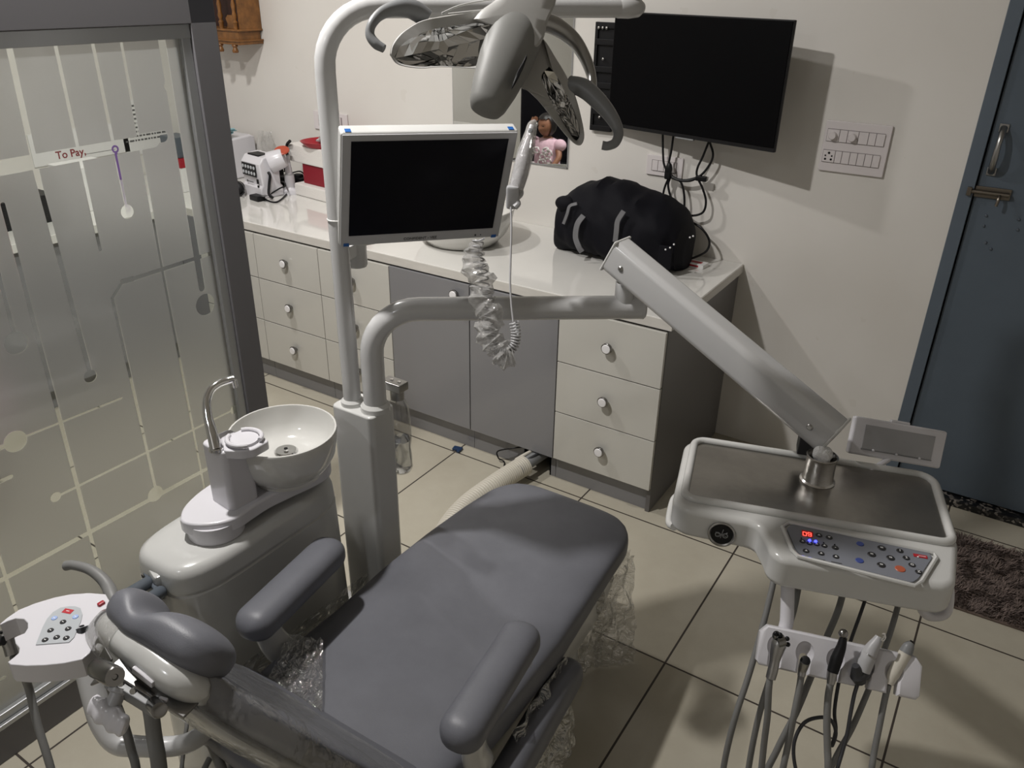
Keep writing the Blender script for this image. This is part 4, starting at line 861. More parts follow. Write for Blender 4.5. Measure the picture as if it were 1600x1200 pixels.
for i in range(len(axs) * 3 - 3):
    k = i / 3; j = int(k); p = axs[j].lerp(axs[min(j + 1, len(axs) - 1)], k - j); an = i * .42
    hel.append(p + R_ * .012 * math.cos(an) + W_ * .012 * math.sin(an))
MB().tube(hel, .0018, 6, 1).build('coiled_lead', 'bezel', t)
P_ = smooth_path([W(748, 376, wc), W(742, 392, wc), W(740, 418, wc), W(755, 440, wc), W(752, 470, wc), W(768, 492, wc), W(760, 518, wc), W(775, 540, wc), W(790, 558, wc), W(803, 556, wc)], 7); rr = []
for i, p in enumerate(P_):
    tn = (P_[min(i + 1, len(P_) - 1)] - P_[max(i - 1, 0)]).normalized(); sd = tn.cross(W_).normalized(); rad = (.010 + .014 * min(1, i / 12)) * (1 + .18 * math.sin(i * 1.9)) * (1 if i < len(P_) - 6 else .85)
    ring = sring(p, sd, sd.cross(tn), rad, rad * .8, 24, 2)
    rr.append([q + (q - p) * (.45 * noise.noise(q * 90)) for q in ring])
MB().loft(rr, cap=False).build('plastic_sleeve', 'filmbag', t, ang=50)
# ------------------------------------------------------------------ operating light
lt = thing('operating_light', 'grey two-lobed dental operating light with mirrored reflectors and hook handles', 'operating light', tuple(W(780, 80, 1.35)))
WL = lambda x, y: 1.33 + (x - 610) * .00022 + (0 if x < 850 else (y - 100) * .0002)
def blob(outline, wf, depth, name, m, parent, k=4, infl=.9, face=.0, ang=50):
    P = smooth_path([V((x, y, 0)) for x, y in outline] + [V((outline[0][0], outline[0][1], 0))], k)[:-1]; cx = sum(p.x for p in P) / len(P); cy = sum(p.y for p in P) / len(P)
    rr = []
    for sc, dp in ((.0, -.006), (.6, -.006), (.93, -.004), (.985, 0), (1, .006), (.99, depth * .4), (.93, depth * .75), (.75, depth), (.0, depth * 1.05)):
        rr.append([Wp(cx + (p.x - cx) * max(sc, .001), cy + (p.y - cy) * max(sc, .001), wf(p.x, p.y) + dp + face * (1 - sc)) for p in P])
    return MB().loft(rr).build(name, m, parent, ang=ang)
def shell(outer, inner, wf, depth, name, m, parent, k=5):
    """bowl-shaped lamp lobe: rim between outer and inner outline, closed back"""
    A = smooth_path([V((x, y, 0)) for x, y in outer] + [V((outer[0][0], outer[0][1], 0))], k)[:-1]
    cx = sum(p.x for p in A) / len(A); cy = sum(p.y for p in A) / len(A); icx = sum(p[0] for p in inner) / len(inner); icy = sum(p[1] for p in inner) / len(inner)
    IN = smooth_path([V((x, y, 0)) for x, y in inner] + [V((inner[0][0], inner[0][1], 0))], 12)[:-1]
    def near(p):
        d = V((p.x - icx, p.y - icy, 0)).normalized(); return max(IN, key=lambda q: V((q.x - icx, q.y - icy, 0)).normalized().dot(d))
    rr = [[Wp(near(p).x, near(p).y, wf(p.x, p.y) + .022) for p in A], [Wp(near(p).x, near(p).y, wf(p.x, p.y) + .002) for p in A]]
    for sc, dp in ((.975, -.001), (1, .005), (1.0, depth * .35), (.93, depth * .75), (.75, depth), (.05, depth * 1.1)):
        rr.append([Wp(cx + (p.x - cx) * sc, cy + (p.y - cy) * sc, wf(p.x, p.y) + dp) for p in A])
    b = MB(); b.loft(rr, cap=False); o = b.build(name, m, parent, ang=50)
    # faceted mirror
    random.seed(7); fb = bmesh.new(); nr, na = 7, 26; bx0, bx1 = min(p.x for p in IN), max(p.x for p in IN)
    ang_ = math.atan2(IN[0].y - icy, IN[0].x - icx)
    def at(u, v):
        dx, dy = u * math.sqrt(max(0, 1 - v * v / 2)), v * math.sqrt(max(0, 1 - u * u / 2)); r_ = math.hypot(dx, dy)
        if r_ < 1e-6: return icx, icy, 0
        d = V((math.cos(math.atan2(dy, dx) + tilt), math.sin(math.atan2(dy, dx) + tilt), 0)); q = max(IN, key=lambda q: V((q.x - icx, q.y - icy, 0)).normalized().dot(d)); return icx + (q.x - icx) * r_ * 1.02, icy + (q.y - icy) * r_ * 1.02, r_
    tilt = math.radians(-12) if icx < 800 else math.radians(62)
    nu, nv_ = 11, 6
    for i in range(nu):
        for j in range(nv_):
            tl = random.uniform(-.0022, .0022), random.uniform(-.0022, .0022); vs = []
            for (du, dv2) in ((0, 0), (1, 0), (1, 1), (0, 1)):
                x, y, r_ = at(-1 + 2 * (i + du) / nu, -1 + 2 * (j + dv2) / nv_)
                vs.append(fb.verts.new(Wp(x, y, wf(x, y) + .010 + .020 * (1 - r_ * r_) + tl[0] * (du - .5) + tl[1] * (dv2 - .5))))
            try: fb.faces.new(vs)
            except ValueError: pass
    m2 = MB(); m2.add(fb); m2.build('reflector', 'chrome', o, flat=True); return o
left_o = [(609, 86), (612, 72), (622, 57), (636, 45), (660, 32), (700, 24), (740, 18), (775, 12), (800, 30), (800, 70), (790, 100), (760, 108), (737, 107), (690, 105), (655, 107), (622, 101)]
left_i = [(617, 88), (626, 72), (645, 58), (676, 46), (720, 39), (765, 37), (782, 60), (770, 92), (738, 104), (690, 103), (655, 104), (627, 99)]
shell(left_o, left_i, WL, .05, 'lamp_lobe', 'lamplight', lt)
right_o = [(800, 60), (830, 48), (850, 62), (868, 90), (886, 120), (899, 150), (908, 182), (913, 210), (910, 224), (902, 227), (889, 217), (868, 192), (845, 162), (826, 143), (808, 128)]
right_i = [(858, 104), (868, 116), (882, 141), (895, 168), (903, 192), (906, 211), (899, 219), (886, 202), (870, 175), (856, 148), (846, 120)]
shell(right_o, right_i, WL, .05, 'lamp_lobe', 'lamplight', lt)
blob([(740, 30), (752, 16), (774, 0), (790, -20), (830, -40), (862, -30), (869, 0), (856, 32), (849, 60), (835, 75), (810, 62), (780, 45), (755, 36)], lambda x, y: 1.325, .07, 'lamp_body', 'lamplight', lt)
r = MB(); a, b = W(815, 32, 1.36), W(762, 163, 1.31); dv = b - a; L = dv.length
rr = []; x_ = dv.normalized().cross(W_).normalized(); y_ = x_.cross(dv.normalized())
for s1, rad in ((-.02, .040), (.0, .043), (.25, .046), (.5, .0445), (.8, .038), (1.0, .031), (1.06, .026), (1.09, .017), (1.10, .004)): rr.append(sring(a + dv * s1, x_, y_, rad, rad * .85, 40, 2.3))
r.loft(rr); r.build('central_cowl', 'lampgrey', lt, ang=60)
blob([(824, 90), (817, 108), (806, 130), (799, 140), (801, 130), (808, 112), (818, 94), (823, 85)], lambda x, y: 1.285, .01, 'vent_slot', 'black', lt)
MB().tube([W(668, 30, 1.37), W(645, 15, 1.36), W(622, 13, 1.35), W(598, 20, 1.34), W(582, 36, 1.33), W(578, 54, 1.33), W(587, 68, 1.33), W(600, 76, 1.33)], [.016, .0165, .0145, .011, .0085, .0075, .008, .0085, .007], 16).build('hook_handle', 'handlegrey', lt)
MB().ball(W(630, 7, 1.345), .005).build('handle_screw', 'chrome', lt)
MB().tube([W(890, 132, 1.41), W(912, 138, 1.40), W(935, 158, 1.39), (W(955, 182, 1.38)), W(966, 205, 1.375), W(962, 222, 1.37), W(950, 228, 1.37), W(941, 227, 1.37)], [.015, .0165, .015, .012, .009, .008, .0075, .0075], 16).build('hook_handle', 'handlegrey', lt)
MB().tube([W(848, 34, 1.43), W(870, 42, 1.44), W(896, 62, 1.45), W(914, 90, 1.45), W(924, 118, 1.45), W(926, 140, 1.44)], [.017, .016, .0135, .011, .009, .008], 18).build('yoke', 'dullsteel', lt)
MB().tube([W(690, 21, 1.34), W(715, 10, 1.35), W(745, 3, 1.36), W(776, 0, 1.36), W(760, 14, 1.35), W(735, 18, 1.34), W(700, 22, 1.34)], .0018, 8).build('trim_wire', 'white', lt)
nk = V(e1) + V((0, 0, 0)); top = W(845, -15, 1.36)
MB().tube([top, W(862, -60, 1.42), W(880, -110, 1.5)], [.03, .022, .02], 18).tube([W(880, -110, 1.5), W(930, -130, 1.6), W(1000, -90, 1.75), e0 + ad * .04 + V((0, 0, .10)), e0 + ad * .04 + V((0, 0, .02))], .017, 16).build('spring_arm', 'pipe', lt)
# ------------------------------------------------------------------ spring arm to the tray
t = thing('balance_arm', 'light grey rectangular balance arm sloping from bent pipe down to tray', 'arm', tuple(pe))
A, B = W(963, 397, 1.80), W(1300, 680, 1.62); x = (B - A).normalized(); yv = V((0, 0, 1)).cross(x).normalized(); zv = x.cross(yv); FA = frame((A + B) / 2, x, yv, zv); L = (B - A).length
MB().prism([(-.016 - .016 * math.cos(math.radians(k)), .0) for k in ()] + [(math.copysign(.016, sx_) + .016 * math.cos(math.radians(a0 + k)), math.copysign(.023, sz_) + .016 * math.sin(math.radians(a0 + k))) for sx_, sz_, a0 in ((1, 1, 0), (-1, 1, 90), (-1, -1, 180), (1, -1, 270)) for k in range(0, 91, 15)], 0, L, frame(A, yv, zv, x)).build('arm_tube', 'pipe', t)
for sg in (-1, 1): MB().box((sg * (L / 2 + .003), 0, 0), (.007, .066, .080), FA, bev=.0033).build('end_plate', 'white', t)
for px in ((968, 421), (1261, 672)):
    q = Wp(*px, 1.765 if px[0] < 1000 else 1.60); 
    nrm = -yv if (-yv).dot(W_) < 0 else yv
    lo = FA.inverted() @ q; q = FA @ V((lo.x, (-.032 if nrm.dot(yv) < 0 else .032), lo.z)); MB().lathe([(0, .003), (.004, .003), (.0065, .001), (.007, 0)], q, nrm, 20).build('pivot_screw', 'dullsteel', t)
bx_ = V((pe.x, pe.y, 1.09)) - pd * .04
MB().lathe([(0, .015), (.0225, .015), (.0225, .062), (0, .062)], bx_, n=32).build('elbow_collar', 'pipe', t)
MB().lathe([(0, .062), (.0205, .062), (.0205, .105), (0, .105)], bx_, n=32).build('elbow_post', 'dullsteel', t)
q = Wp(1267, 690, 1.66); MB().box(q, (.05, .04, .05), bev=.004, rot=.27).build('knuckle', 'darktube', t)
MB().tube([q + V((.0, 0, .02)), q + V((.02, -.005, -.05)), q + V((.01, -.05, -.075))], .018, 14).build('link', 'handlegrey', t)
MB().box(Wp(1243, 610, 1.64), (.03, .008, .006), FA.to_3x3().to_4x4() @ Matrix.Identity(4) if False else None).build('clip', 'handlegrey', t)
# ------------------------------------------------------------------ delivery tray
U2 = V((.962, .271, 0)).normalized(); V2 = V((-.271, .962, 0)).normalized(); TO = V((-.204, 1.442, 0)); FT = frame(TO, U2, V2, (0, 0, 1))
def TL(u, v, z): return FT @ V((u, v, z))
def TP(px, py, z): return Zp(px, py, z)
tr = thing('delivery_tray', 'white dental delivery unit with steel tray top and control panel', 'delivery unit', tuple(TL(0, 0, .79)))
out = [(-.248, -.118), (-.075, -.130), (-.068, -.20), (-.045, -.228), (.19, -.214), (.222, -.195), (.262, -.06), (.262, .150), (-.246, .150)]
out = []
def arc(cx, cy, r_, a0, a1, n=7): return [(cx + r_ * math.cos(math.radians(a0 + (a1 - a0) * i / n)), cy + r_ * math.sin(math.radians(a0 + (a1 - a0) * i / n))) for i in range(n + 1)]
out += arc(-.216, -.085, .043, 180, 270) + [(-.115, -.132)] + arc(-.112, -.155, .022, 80, 10, 4) + [(-.078, -.185)] + arc(-.040, -.190, .036, 195, 275, 5) + [(.19, -.217)] + arc(.200, -.180, .036, -80, -15, 5) + [(.256, -.08)] + arc(.216, .105, .045, 0, 90) + arc(-.218, .107, .041, 90, 180)
MB().prism(out, .808, .874, FT, bev=.013, seg=5).build('tray_body', 'white', tr)
steel = arc(-.212, -.070, .022, 180, 270, 4) + arc(.218, -.066, .022, 270, 355, 4) + arc(.205, .105, .034, 0, 90, 5) + arc(-.210, .112, .024, 90, 180, 4)
MB().prism(steel, .8735, .8765, FT).build('steel_top', 'brushed', tr)
rim = [TL(u * 1.02 + .0, v * 1.02, .877) for u, v in steel]
MB().tube(rim + [rim[0], rim[1]], .0085, 12, 1).build('tray_rim', 'white', tr)
pn = arc(-.018, -.122, .018, 100, 190, 4) + [(-.022, -.186)] + arc(-.008, -.190, .014, 190, 268, 3) + arc(.158, -.188, .014, 275, 340, 3) + arc(.205, -.122, .018, -15, 85, 4)
# panel outline from its corners
pc = [TP(*p, .876) for p in ((1229, 826), (1238, 820), (1452, 865), (1456, 872), (1434, 905), (1424, 911), (1252, 868), (1244, 860))]
pl = [tuple((FT.inverted() @ p).xy) for p in pc]
panel = MB().prism(pl[::-1], .8735, .8775, FT, vbev=.005).build('control_panel', 'panel', tr)
rimp = [FT @ V((u, v, .877)) for u, v in [((p[0] - .087) * 1.06 + .087, (p[1] + .155) * 1.10 - .155) for p in pl]]
MB().tube(rimp + [rimp[0], rimp[1]], .0038, 8, 1).build('panel_rim', 'white', tr)
def key(px, py, r_, m, glyph=None, sy=1, z=.8775):
    q = TP(px, py, z); o = MB().lathe([(0, .0012), (r_ * .9, .0012), (r_, .0004), (r_, 0)], q, n=18).build('key', m, panel)
    if glyph == 't': MB().prism([(-.4 * r_, -.3 * r_), (.4 * r_, -.3 * r_), (0, .45 * r_)], .0012, .0016, frame(q, U2, V2, (0, 0, 1))).build('key_symbol', 'keywhite', o)
    elif glyph == 'v': MB().prism([(-.4 * r_, .3 * r_), (0, -.45 * r_), (.4 * r_, .3 * r_)][::1], .0012, .0016, frame(q, U2, V2, (0, 0, 1))).build('key_symbol', 'keywhite', o)
    elif glyph: MB().text(glyph, r_ * 1.3, frame(q + V((0, 0, .0015)), U2, V2, (0, 0, 1)), .0002).build('key_symbol', 'keywhite', o)
    return o
MB().box((0, 0, 0), (.0195, .0165, .0012), frame(TP(1261.5, 834, .878), U2, V2, (0, 0, 1))).build('display_window', 'ledback', panel)
def seven(digit, px, py):
    segs = {'0': 'abcdef', '9': 'abcdfg', '3': 'abcdg'}[digit]; h, w2, k = .0052, .0030, .0011; F2 = frame(TP(px, py, .8788), U2, V2, (0, 0, 1)); b = MB()
    pos = {'a': (0, h, 1), 'd': (0, -h, 1), 'g': (0, 0, 1), 'b': (w2, h / 2, 0), 'c': (w2, -h / 2, 0), 'f': (-w2, h / 2, 0), 'e': (-w2, -h / 2, 0)}
    for s1 in segs: u, v, hz = pos[s1]; b.box((u, v, 0), (2 * w2 if hz else k, k if hz else h, .0006), F2)
    b.build('display_digit', 'ledred', panel)
seven('0', 1257.3, 834); seven('9', 1265, 835)
key(1279.5, 836.5, .0062, 'keyblack', 't'); key(1295.5, 840, .0062, 'keyblack', 'v')
for x, y in ((1254, 846), (1265, 849), (1276, 850.5), (1288, 853)): key(x, y, .0056, 'keyblack', 't')
key(1305, 856, .0062, 'keyblack', '-')
for x, y in ((1259.5, 861), (1283, 865), (1306, 870)): key(x, y, .0058, 'keyblack', 't')
for x, y in ((1265, 844.5), (1274.5, 846)): MB().ball(TP(x, y, .8795), .0028, n=8).build('indicator_light', 'ledblue', panel)
for x, y in ((1252, 841), (1287, 848), (1304, 851)): MB().ball(TP(x, y, .878), .0014, n=6).build('indicator_light', 'black', panel)
key(1344, 850, .0066, 'keyblue'); key(1343, 876, .0072, 'keyblue')
for x, y in ((1377.5, 856.5), (1362, 866.5), (1391.5, 872), (1377, 883)): key(x, y, .0074, 'keyblack', '=')
key(1406, 861, .0062, 'keyblack', '1'); key(1416, 872, .0062, 'keyblack', '2'); key(1425, 883, .0062, 'keyblack', 'G'); key(1435.5, 894, .0062, 'keyblack', 'Z'); key(1406.5, 889, .0088, 'keyorange')
MB().box((0, 0, 0), (.0225, .0085, .0010), frame(TP(1438, 869, .878), U2, V2, (0, 0, 1))).build('logo_print', 'logored', panel)
MB().box((.003, .0, .0006), (.012, .0012, .0004), frame(TP(1438, 869, .878), U2, V2, (0, 0, 1))).ball(TP(1434.5, 870, .8785), (.0018, .0018, .0006), n=6).build('logo_mark', 'keywhite', panel)
for x, y in ((1257, 869), (1281, 874), (1307, 879)): MB().box((0, 0, 0), (.018, .0016, .0008), frame(TP(x, y, .878), U2, V2, (0, 0, 1))).build('print', 'inkgrey', panel)
# round badge on the front face
q = TL(-.158, -.1325, .835); nb = -V2 + V((0, 0, .12))
MB().lathe([(.020, .001), (.023, .004), (.026, .003), (.0265, 0)], q, nb, 36).build('badge_ring', 'dullsteel', tr)
bd = MB().lathe([(0, .002), (.0205, .002), (.0205, 0)], q, nb, 30).build('badge', 'black', tr)
FB = frame(q + nb.normalized() * .0022, U2, V((0, 0, 1)), -V2)
r = MB()
for a_ in (-.3, .5, 1.4): bar(r, FB @ V((-.012 * math.cos(a_), -.012 * math.sin(a_), 0)), FB @ V((.012 * math.cos(a_), .012 * math.sin(a_), 0)), .0016, .0012, bev=0)
for dx in (-.007, .007): r.lathe([(.0035, .001), (.0055, .001), (.0055, 0), (.0035, 0)], FB @ V((dx, -.001, 0)), -V2, 16)
r.build('badge_emblem', 'handlegrey', bd)
# folding side handle
MB().tube([TL(.250, -.09, .81), TL(.262, -.10, .77), TL(.262, -.11, .735), TL(.235, -.118, .728), TL(.215, -.12, .75), TL(.21, -.11, .80)], .0085, 12).build('side_handle', 'cool', tr)
MB().tube([TL(-.252, .03, .80), TL(-.262, -.0, .80), TL(-.262, -.06, .79), TL(-.25, -.09, .80)], .008, 12).build('side_handle', 'white', tr)
# x-ray film viewer behind the tray
c = V((-.088, 1.663, .923)); FVw = Matrix.Translation(c) @ Matrix.Rotation(math.radians(33.8), 4, 'Z') @ Matrix.Rotation(math.radians(-22.3), 4, 'X') @ Matrix.Rotation(math.radians(9.5), 4, 'Y')
vw = MB().box((0, .008, 0), (.2, .018, .08), FVw, bev=.005, seg=3).box((.0, .010, .042), (.04, .012, .006), FVw, bev=.002).build('film_viewer', 'cool', tr)
MB().box((0, -.0012, .001), (.150, .002, .050), FVw).build('viewer_window', 'viewer', vw)
MB().box((0, -.0018, -.0255), (.152, .0025, .0025), FVw).build('film_ledge', 'handlegrey', vw)
for x in (-.05, 0, .05): MB().ball(FVw @ V((x, -.003, -.025)), .003, n=8).build('clip_pin', 'cool', vw)
MB().tube([FVw @ V((-.01, .005, -.038)), TL(.12, .13, .87)], .006, 10, 1).build('viewer_stem', 'cool', vw)
# cup with cotton
cp0 = TL(.014, .052, .8768); t = thing('cotton_cup', 'ribbed steel cup filled with cotton wool standing on steel tray', 'cup', tuple(cp0))
MB().lathe([(0, 0), (.0335, 0), (.0345, .003), (.031, .006), (.0295, .012), (.029, .052), (.030, .058), (.031, .060), (.0285, .061), (.0275, .056), (.0275, .045), (0, .045)], cp0, n=48).build('cup_wall', 'tin', t)
b = MB(); random.seed(3)
for i in range(7): b.ball(cp0 + V((random.uniform(-.011, .011), random.uniform(-.011, .011), .058 + random.uniform(-.004, .010))), random.uniform(.011, .016), n=10)
b.build('cotton', 'cotton', t)
# instrument holder
hz = .705; FHo = frame(TL(.068, -.262, hz), U2, (-V2 * .0 + V((0, 0, .78)) + V2 * .62), (-V2 * .78 + V((0, 0, .62))))
hd = thing('instrument_holder', 'white five-slot instrument holder hanging below the control panel', 'holder', tuple(TL(.068, -.262, .66)))
hl, hh_ = .136, .036
o_ = [(-hl, hh_ * .6), (-hl, -hh_ * .8), (-hl + .006, -hh_)]
slots = [-.105, -.056, -.004, .045, .092]
for s1 in slots:
    o_ += [(s1 - .008, -hh_), (s1 - .008, -.008)] + [(s1 + .008 * math.cos(PI - PI * k / 6), -.008 + .008 * math.sin(PI * k / 6)) for k in range(1, 6)] + [(s1 + .008, -.008), (s1 + .008, -hh_)]
o_ += [(hl - .006, -hh_), (hl, -hh_ * .8), (hl, hh_ * .6), (hl - .012, hh_), (-hl + .012, hh_)]
hbar = MB().prism(o_, -.018, .014, FHo, bev=.004, seg=2).build('holder_bar', 'cool', hd)
cut = MB()
for s1 in slots: cut.ball(FHo @ V((s1, .002, .020)), (.0165, .021, .019), FHo.to_3x3().to_4x4(), 16)
cuto = cut.build('cutter', 'cool'); bm_ = hbar.modifiers.new('pockets', 'BOOLEAN'); bm_.object = cuto; bm_.operation = 'DIFFERENCE'; bm_.solver = 'EXACT'
bpy.context.view_layer.update(); dg_ = bpy.context.evaluated_depsgraph_get(); nm = bpy.data.meshes.new_from_object(hbar.evaluated_get(dg_)); hbar.modifiers.clear(); hbar.data = nm
nm.polygons.foreach_set('use_smooth', [True] * len(nm.polygons)); nm.set_sharp_from_angle(angle=math.radians(30)); bpy.data.objects.remove(cuto)
MB().tube([TP(1231, 905, .80), TL(-.022, -.222, .735) + V((0, 0, 0)), TL(-.026, -.235, .715)], .0125, 16, 2).build('hanger_tube', 'cool', hd)
# hoses
def hose(name, px, r_, m, parent, up):
    """px: (x, y, w) points; continues in a loop below the frame and back up"""
    pts = [W(*p) for p in px]
    return MB().tube(pts, r_, 12, 6).build(name, m, parent)
wH = 1.40
def slotp(i, h=.02, f=.02): return FHo @ V((slots[i], h, f))
# 1 three-way syringe
t = thing('air_water_syringe', 'steel three-way syringe, leftmost instrument in the white holder', 'handpiece', tuple(W(1213, 1020, wH)))
h = MB(); h.tube([W(1204, 1060, wH), W(1208, 1045, wH), W(1212, 1025, wH), W(1216, 1010, wH), W(1219, 1002, wH)], [.0085, .009, .0085, .0115, .013, .0125], 18); h.build('grip', 'dullsteel', t)
h = MB(); h.tube([W(1215, 1003, wH - .01), W(1226, 1000, wH - .01)], .0095, 14, 1); h.ball(W(1213, 993, wH), (.007, .007, .009)); h.build('valve_head', 'mechchrome', t)
h = MB(); 
for p in ((1212, 990), (1219, 992), (1230, 998), (1231, 1007)): h.ball(W(*p, wH - .014), .0042, n=8)
h.build('button', 'black', t)
hose('hose', [(1203, 1058, wH), (1201, 1080, wH), (1199, 1120, wH + .01), (1194, 1160, wH + .03), (1189, 1210, wH + .05), (1182, 1290, 1.5), (1170, 1400, 1.55), (1150, 1500, 1.62), (1135, 1480, 1.7), (1120, 1400, 1.68), (1122, 1300, 1.6), (1129, 1210, 1.53), (1146, 1130, 1.5), (1170, 1055, 1.5), (1190, 985, 1.51), (1205, 925, 1.52), (1211, 895, 1.53)], .0058, 'tube', t, 1)
# 2 coupling
t = thing('handpiece_hose', 'grey hose with bare black coupling, second slot from left of holder', 'hose', tuple(W(1256, 1040, wH)))
MB().tube([W(1252, 1056, wH), W(1254, 1045, wH), W(1258, 1033, wH - .01)], [.0065, .007, .0085, .0088], 16).build('coupling', 'dullsteel', t)
MB().lathe([(0, .0012), (.0060, .0012), (.0082, .0005), (.0085, -.004), (0, -.004)], W(1258.5, 1032, wH - .012), W(1259, 1026, wH - .03) - W(1258, 1034, wH), 20).build('coupling_face', 'black', t)
hose('hose', [(1252, 1055, wH), (1249, 1075, wH), (1240, 1120, wH), (1230, 1170, wH + .02), (1222, 1210, wH + .03), (1210, 1300, 1.5), (1190, 1420, 1.58), (1165, 1450, 1.65), (1158, 1380, 1.66), (1162, 1280, 1.6), (1169, 1205, 1.55), (1183, 1130, 1.52), (1200, 1070, 1.51), (1222, 1010, 1.52), (1240, 955, 1.53), (1250, 905, 1.55)], .0058, 'tube', t, 1)
# 3 contra-angle
t = thing('turbine_handpiece', 'black-sleeved handpiece with steel ball head, middle slot of holder', 'handpiece', tuple(W(1308, 1020, wH)))
MB().tube([W(1301, 1050, wH), W(1307, 1030, wH), W(1314, 1012, wH), W(1318, 996, wH)], [.0095, .0105, .0085, .0062], 18).build('grip', 'black', t)
MB().ball(W(1317.5, 990, wH), .0082).build('head', 'mechchrome', t)
MB().tube([W(1298, 1068, wH), W(1301, 1050, wH)], [.0068, .0085], 14, 1).build('coupling', 'dullsteel', t)
hose('hose', [(1298, 1066, wH), (1294, 1090, wH), (1292, 1130, wH), (1293, 1170, wH), (1294, 1215, wH), (1290, 1320, 1.45), (1270, 1420, 1.5), (1235, 1440, 1.55), (1200, 1330, 1.55), (1192, 1230, 1.52), (1215, 1170, 1.5), (1243, 1115, 1.49), (1266, 1060, 1.5), (1290, 1000, 1.52), (1309, 955, 1.54), (1320, 915, 1.55)], .0062, 'tube', t, 1)
# 4 scaler
t = thing('scaler_handpiece', 'grey scaler handpiece with bright hooked tip, fourth slot of holder', 'handpiece', tuple(W(1358, 1020, wH)))
MB().tube([W(1347, 1048, wH), W(1354, 1030, wH), W(1362, 1014, wH), W(1370, 1002, wH), (W(1374, 995, wH))], [.0135, .014, .0115, .0085, .0065], 20).build('grip', 'bezel', t)
MB().lathe([(.0115, 0), (.0132, .001), (.0132, .005), (.0115, .006)], W(1356, 1026, wH), W(1370, 1002, wH) - W(1356, 1026, wH), 22).build('grip_ring', 'dullsteel', t)
MB().tube([W(1373, 997, wH), W(1379, 1000, wH - .01), W(1382, 996, wH - .01), W(1381, 990, wH - .01)], [.003, .003, .0025, .0028, .003], 10).build('tip', 'chrome', t)
MB().tube([W(1337, 1040, wH - .01), W(1341, 1056, wH), W(1345, 1068, wH)], [.006, .014, .009], 14).tube([W(1349, 1046, wH + .01), W(1343, 1056, wH), W(1342, 1069, wH)], [.016, .0145, .007], 16).build('rubber_boot', 'darktube', t)
hose('hose', [(1341, 1066, wH), (1335, 1085, wH), (1329, 1115, wH), (1324, 1145, wH), (1316, 1175, wH), (1306, 1210, wH), (1290, 1280, 1.45), (1262, 1260, 1.47), (1243, 1200, 1.48), (1241, 1160, 1.48), (1256, 1130, 1.48), (1280, 1121, 1.48), (1298, 1125, 1.48), (1306, 1145, 1.48), (1300, 1165, 1.49), (1306, 1140, 1.50), (1304, 1110, 1.50), (1312, 1060, 1.51), (1328, 1005, 1.52), (1344, 960, 1.54), (1356, 925, 1.56)], .0034, 'darktube', t, 1)
# 5 cream handpiece
t = thing('polishing_handpiece', 'cream handpiece with grey nose cone, rightmost slot of holder', 'handpiece', tuple(W(1405, 1040, wH)))
MB().tube([W(1389, 1068, wH), W(1396, 1054, wH), W(1406, 1036, wH), W(1415, 1020, wH)], [.0075, .0105, .0112, .0108], 20).build('grip', 'corr', t)
MB().tube([W(1415, 1020, wH), W(1420, 1010, wH), (W(1424, 1004, wH))], [.0112, .0095, .0052], 20).build('nose_cone', 'handlegrey', t)
MB().lathe([(0, .001), (.003, .001), (.0035, -.002)], W(1425, 1002, wH), W(1425, 1002, wH) - W(1419, 1012, wH), 12).build('bore', 'black', t)
hose('hose', [(1388, 1070, wH), (1382, 1095, wH), (1374, 1135, wH), (1366, 1175, wH), (1360, 1215, wH), (1345, 1320, 1.45), (1315, 1380, 1.5), (1290, 1320, 1.52), (1288, 1240, 1.5), (1303, 1190, 1.49), (1330, 1140, 1.48), (1350, 1095, 1.48), (1370, 1045, 1.5), (1387, 1000, 1.52), (1400, 958, 1.54), (1408, 925, 1.56)], .0055, 'tube', t, 1)
# ------------------------------------------------------------------ assistant's unit
at_ = thing('assistant_tray', 'small white assistant control tray on curved pipe at bottom left', 'assistant unit', tuple(Zp(80, 990, .76)))
ol = [(0, 976), (12, 970), (24, 966), (37, 967), (43, 973), (43, 981), (38, 989), (28, 993), (22, 996), (24, 1005), (30, 1012), (29, 1020), (22, 1026), (12, 1034), (16, 1038), (40, 1040), (70, 1039), (100, 1036), (128, 1030), (140, 1020), (150, 1000), (160, 985), (172, 965), (172, 940), (165, 928), (140, 926), (110, 928), (85, 933), (55, 942), (30, 952), (12, 964), (0, 974)]
P2 = [Zp(x, y, .80) for x, y in ol]
MB().prism([(p.x, p.y) for p in P2], .762, .80, None, bev=.004, seg=3).build('tray_body', 'cool', at_)
pl2 = [Zp(x, y, .8005) for x, y in ((56, 1008), (108, 1004), (116, 996), (127, 970), (129, 960), (126, 951), (118, 948), (108, 948), (95, 950), (83, 957), (74, 967), (67, 980))]
pa = MB().prism([(p.x, p.y) for p in pl2], .8002, .8016, None).build('key_panel', 'panellight', at_)
for x, y, m in ((85, 966, 'paleblue'), (118, 964, 'paleblue'), (98.5, 972, 'keyblack'), (79, 985, 'keyblack'), (106.5, 982.5, 'keyblack'), (70.5, 1000, 'keyblack'), (88.5, 996, 'keyblack'), (103.5, 997, 'keyblack')):
    q = Zp(x, y, .8016); k = MB().lathe([(0, .0012), (.0046, .0012), (.0052, 0)], q, n=16).build('key', m, pa); MB().box(q + V((0, 0, .0013)), (.004, .0012, .0004)).build('key_symbol', 'keywhite', k)
q = Zp(106, 955, .8018); MB().box(q, (.017, .010, .0008), rot=.35).build('logo_print', 'logored', pa)
MB().box(q + V((0, 0, .0004)), (.006, .0015, .0008), rot=.35).build('logo_mark', 'keywhite', pa)
MB().box(Zp(158, 943, .802), (.008, .012, .006), bev=.002).build('red_tab', 'red', at_)
wA = 1.52
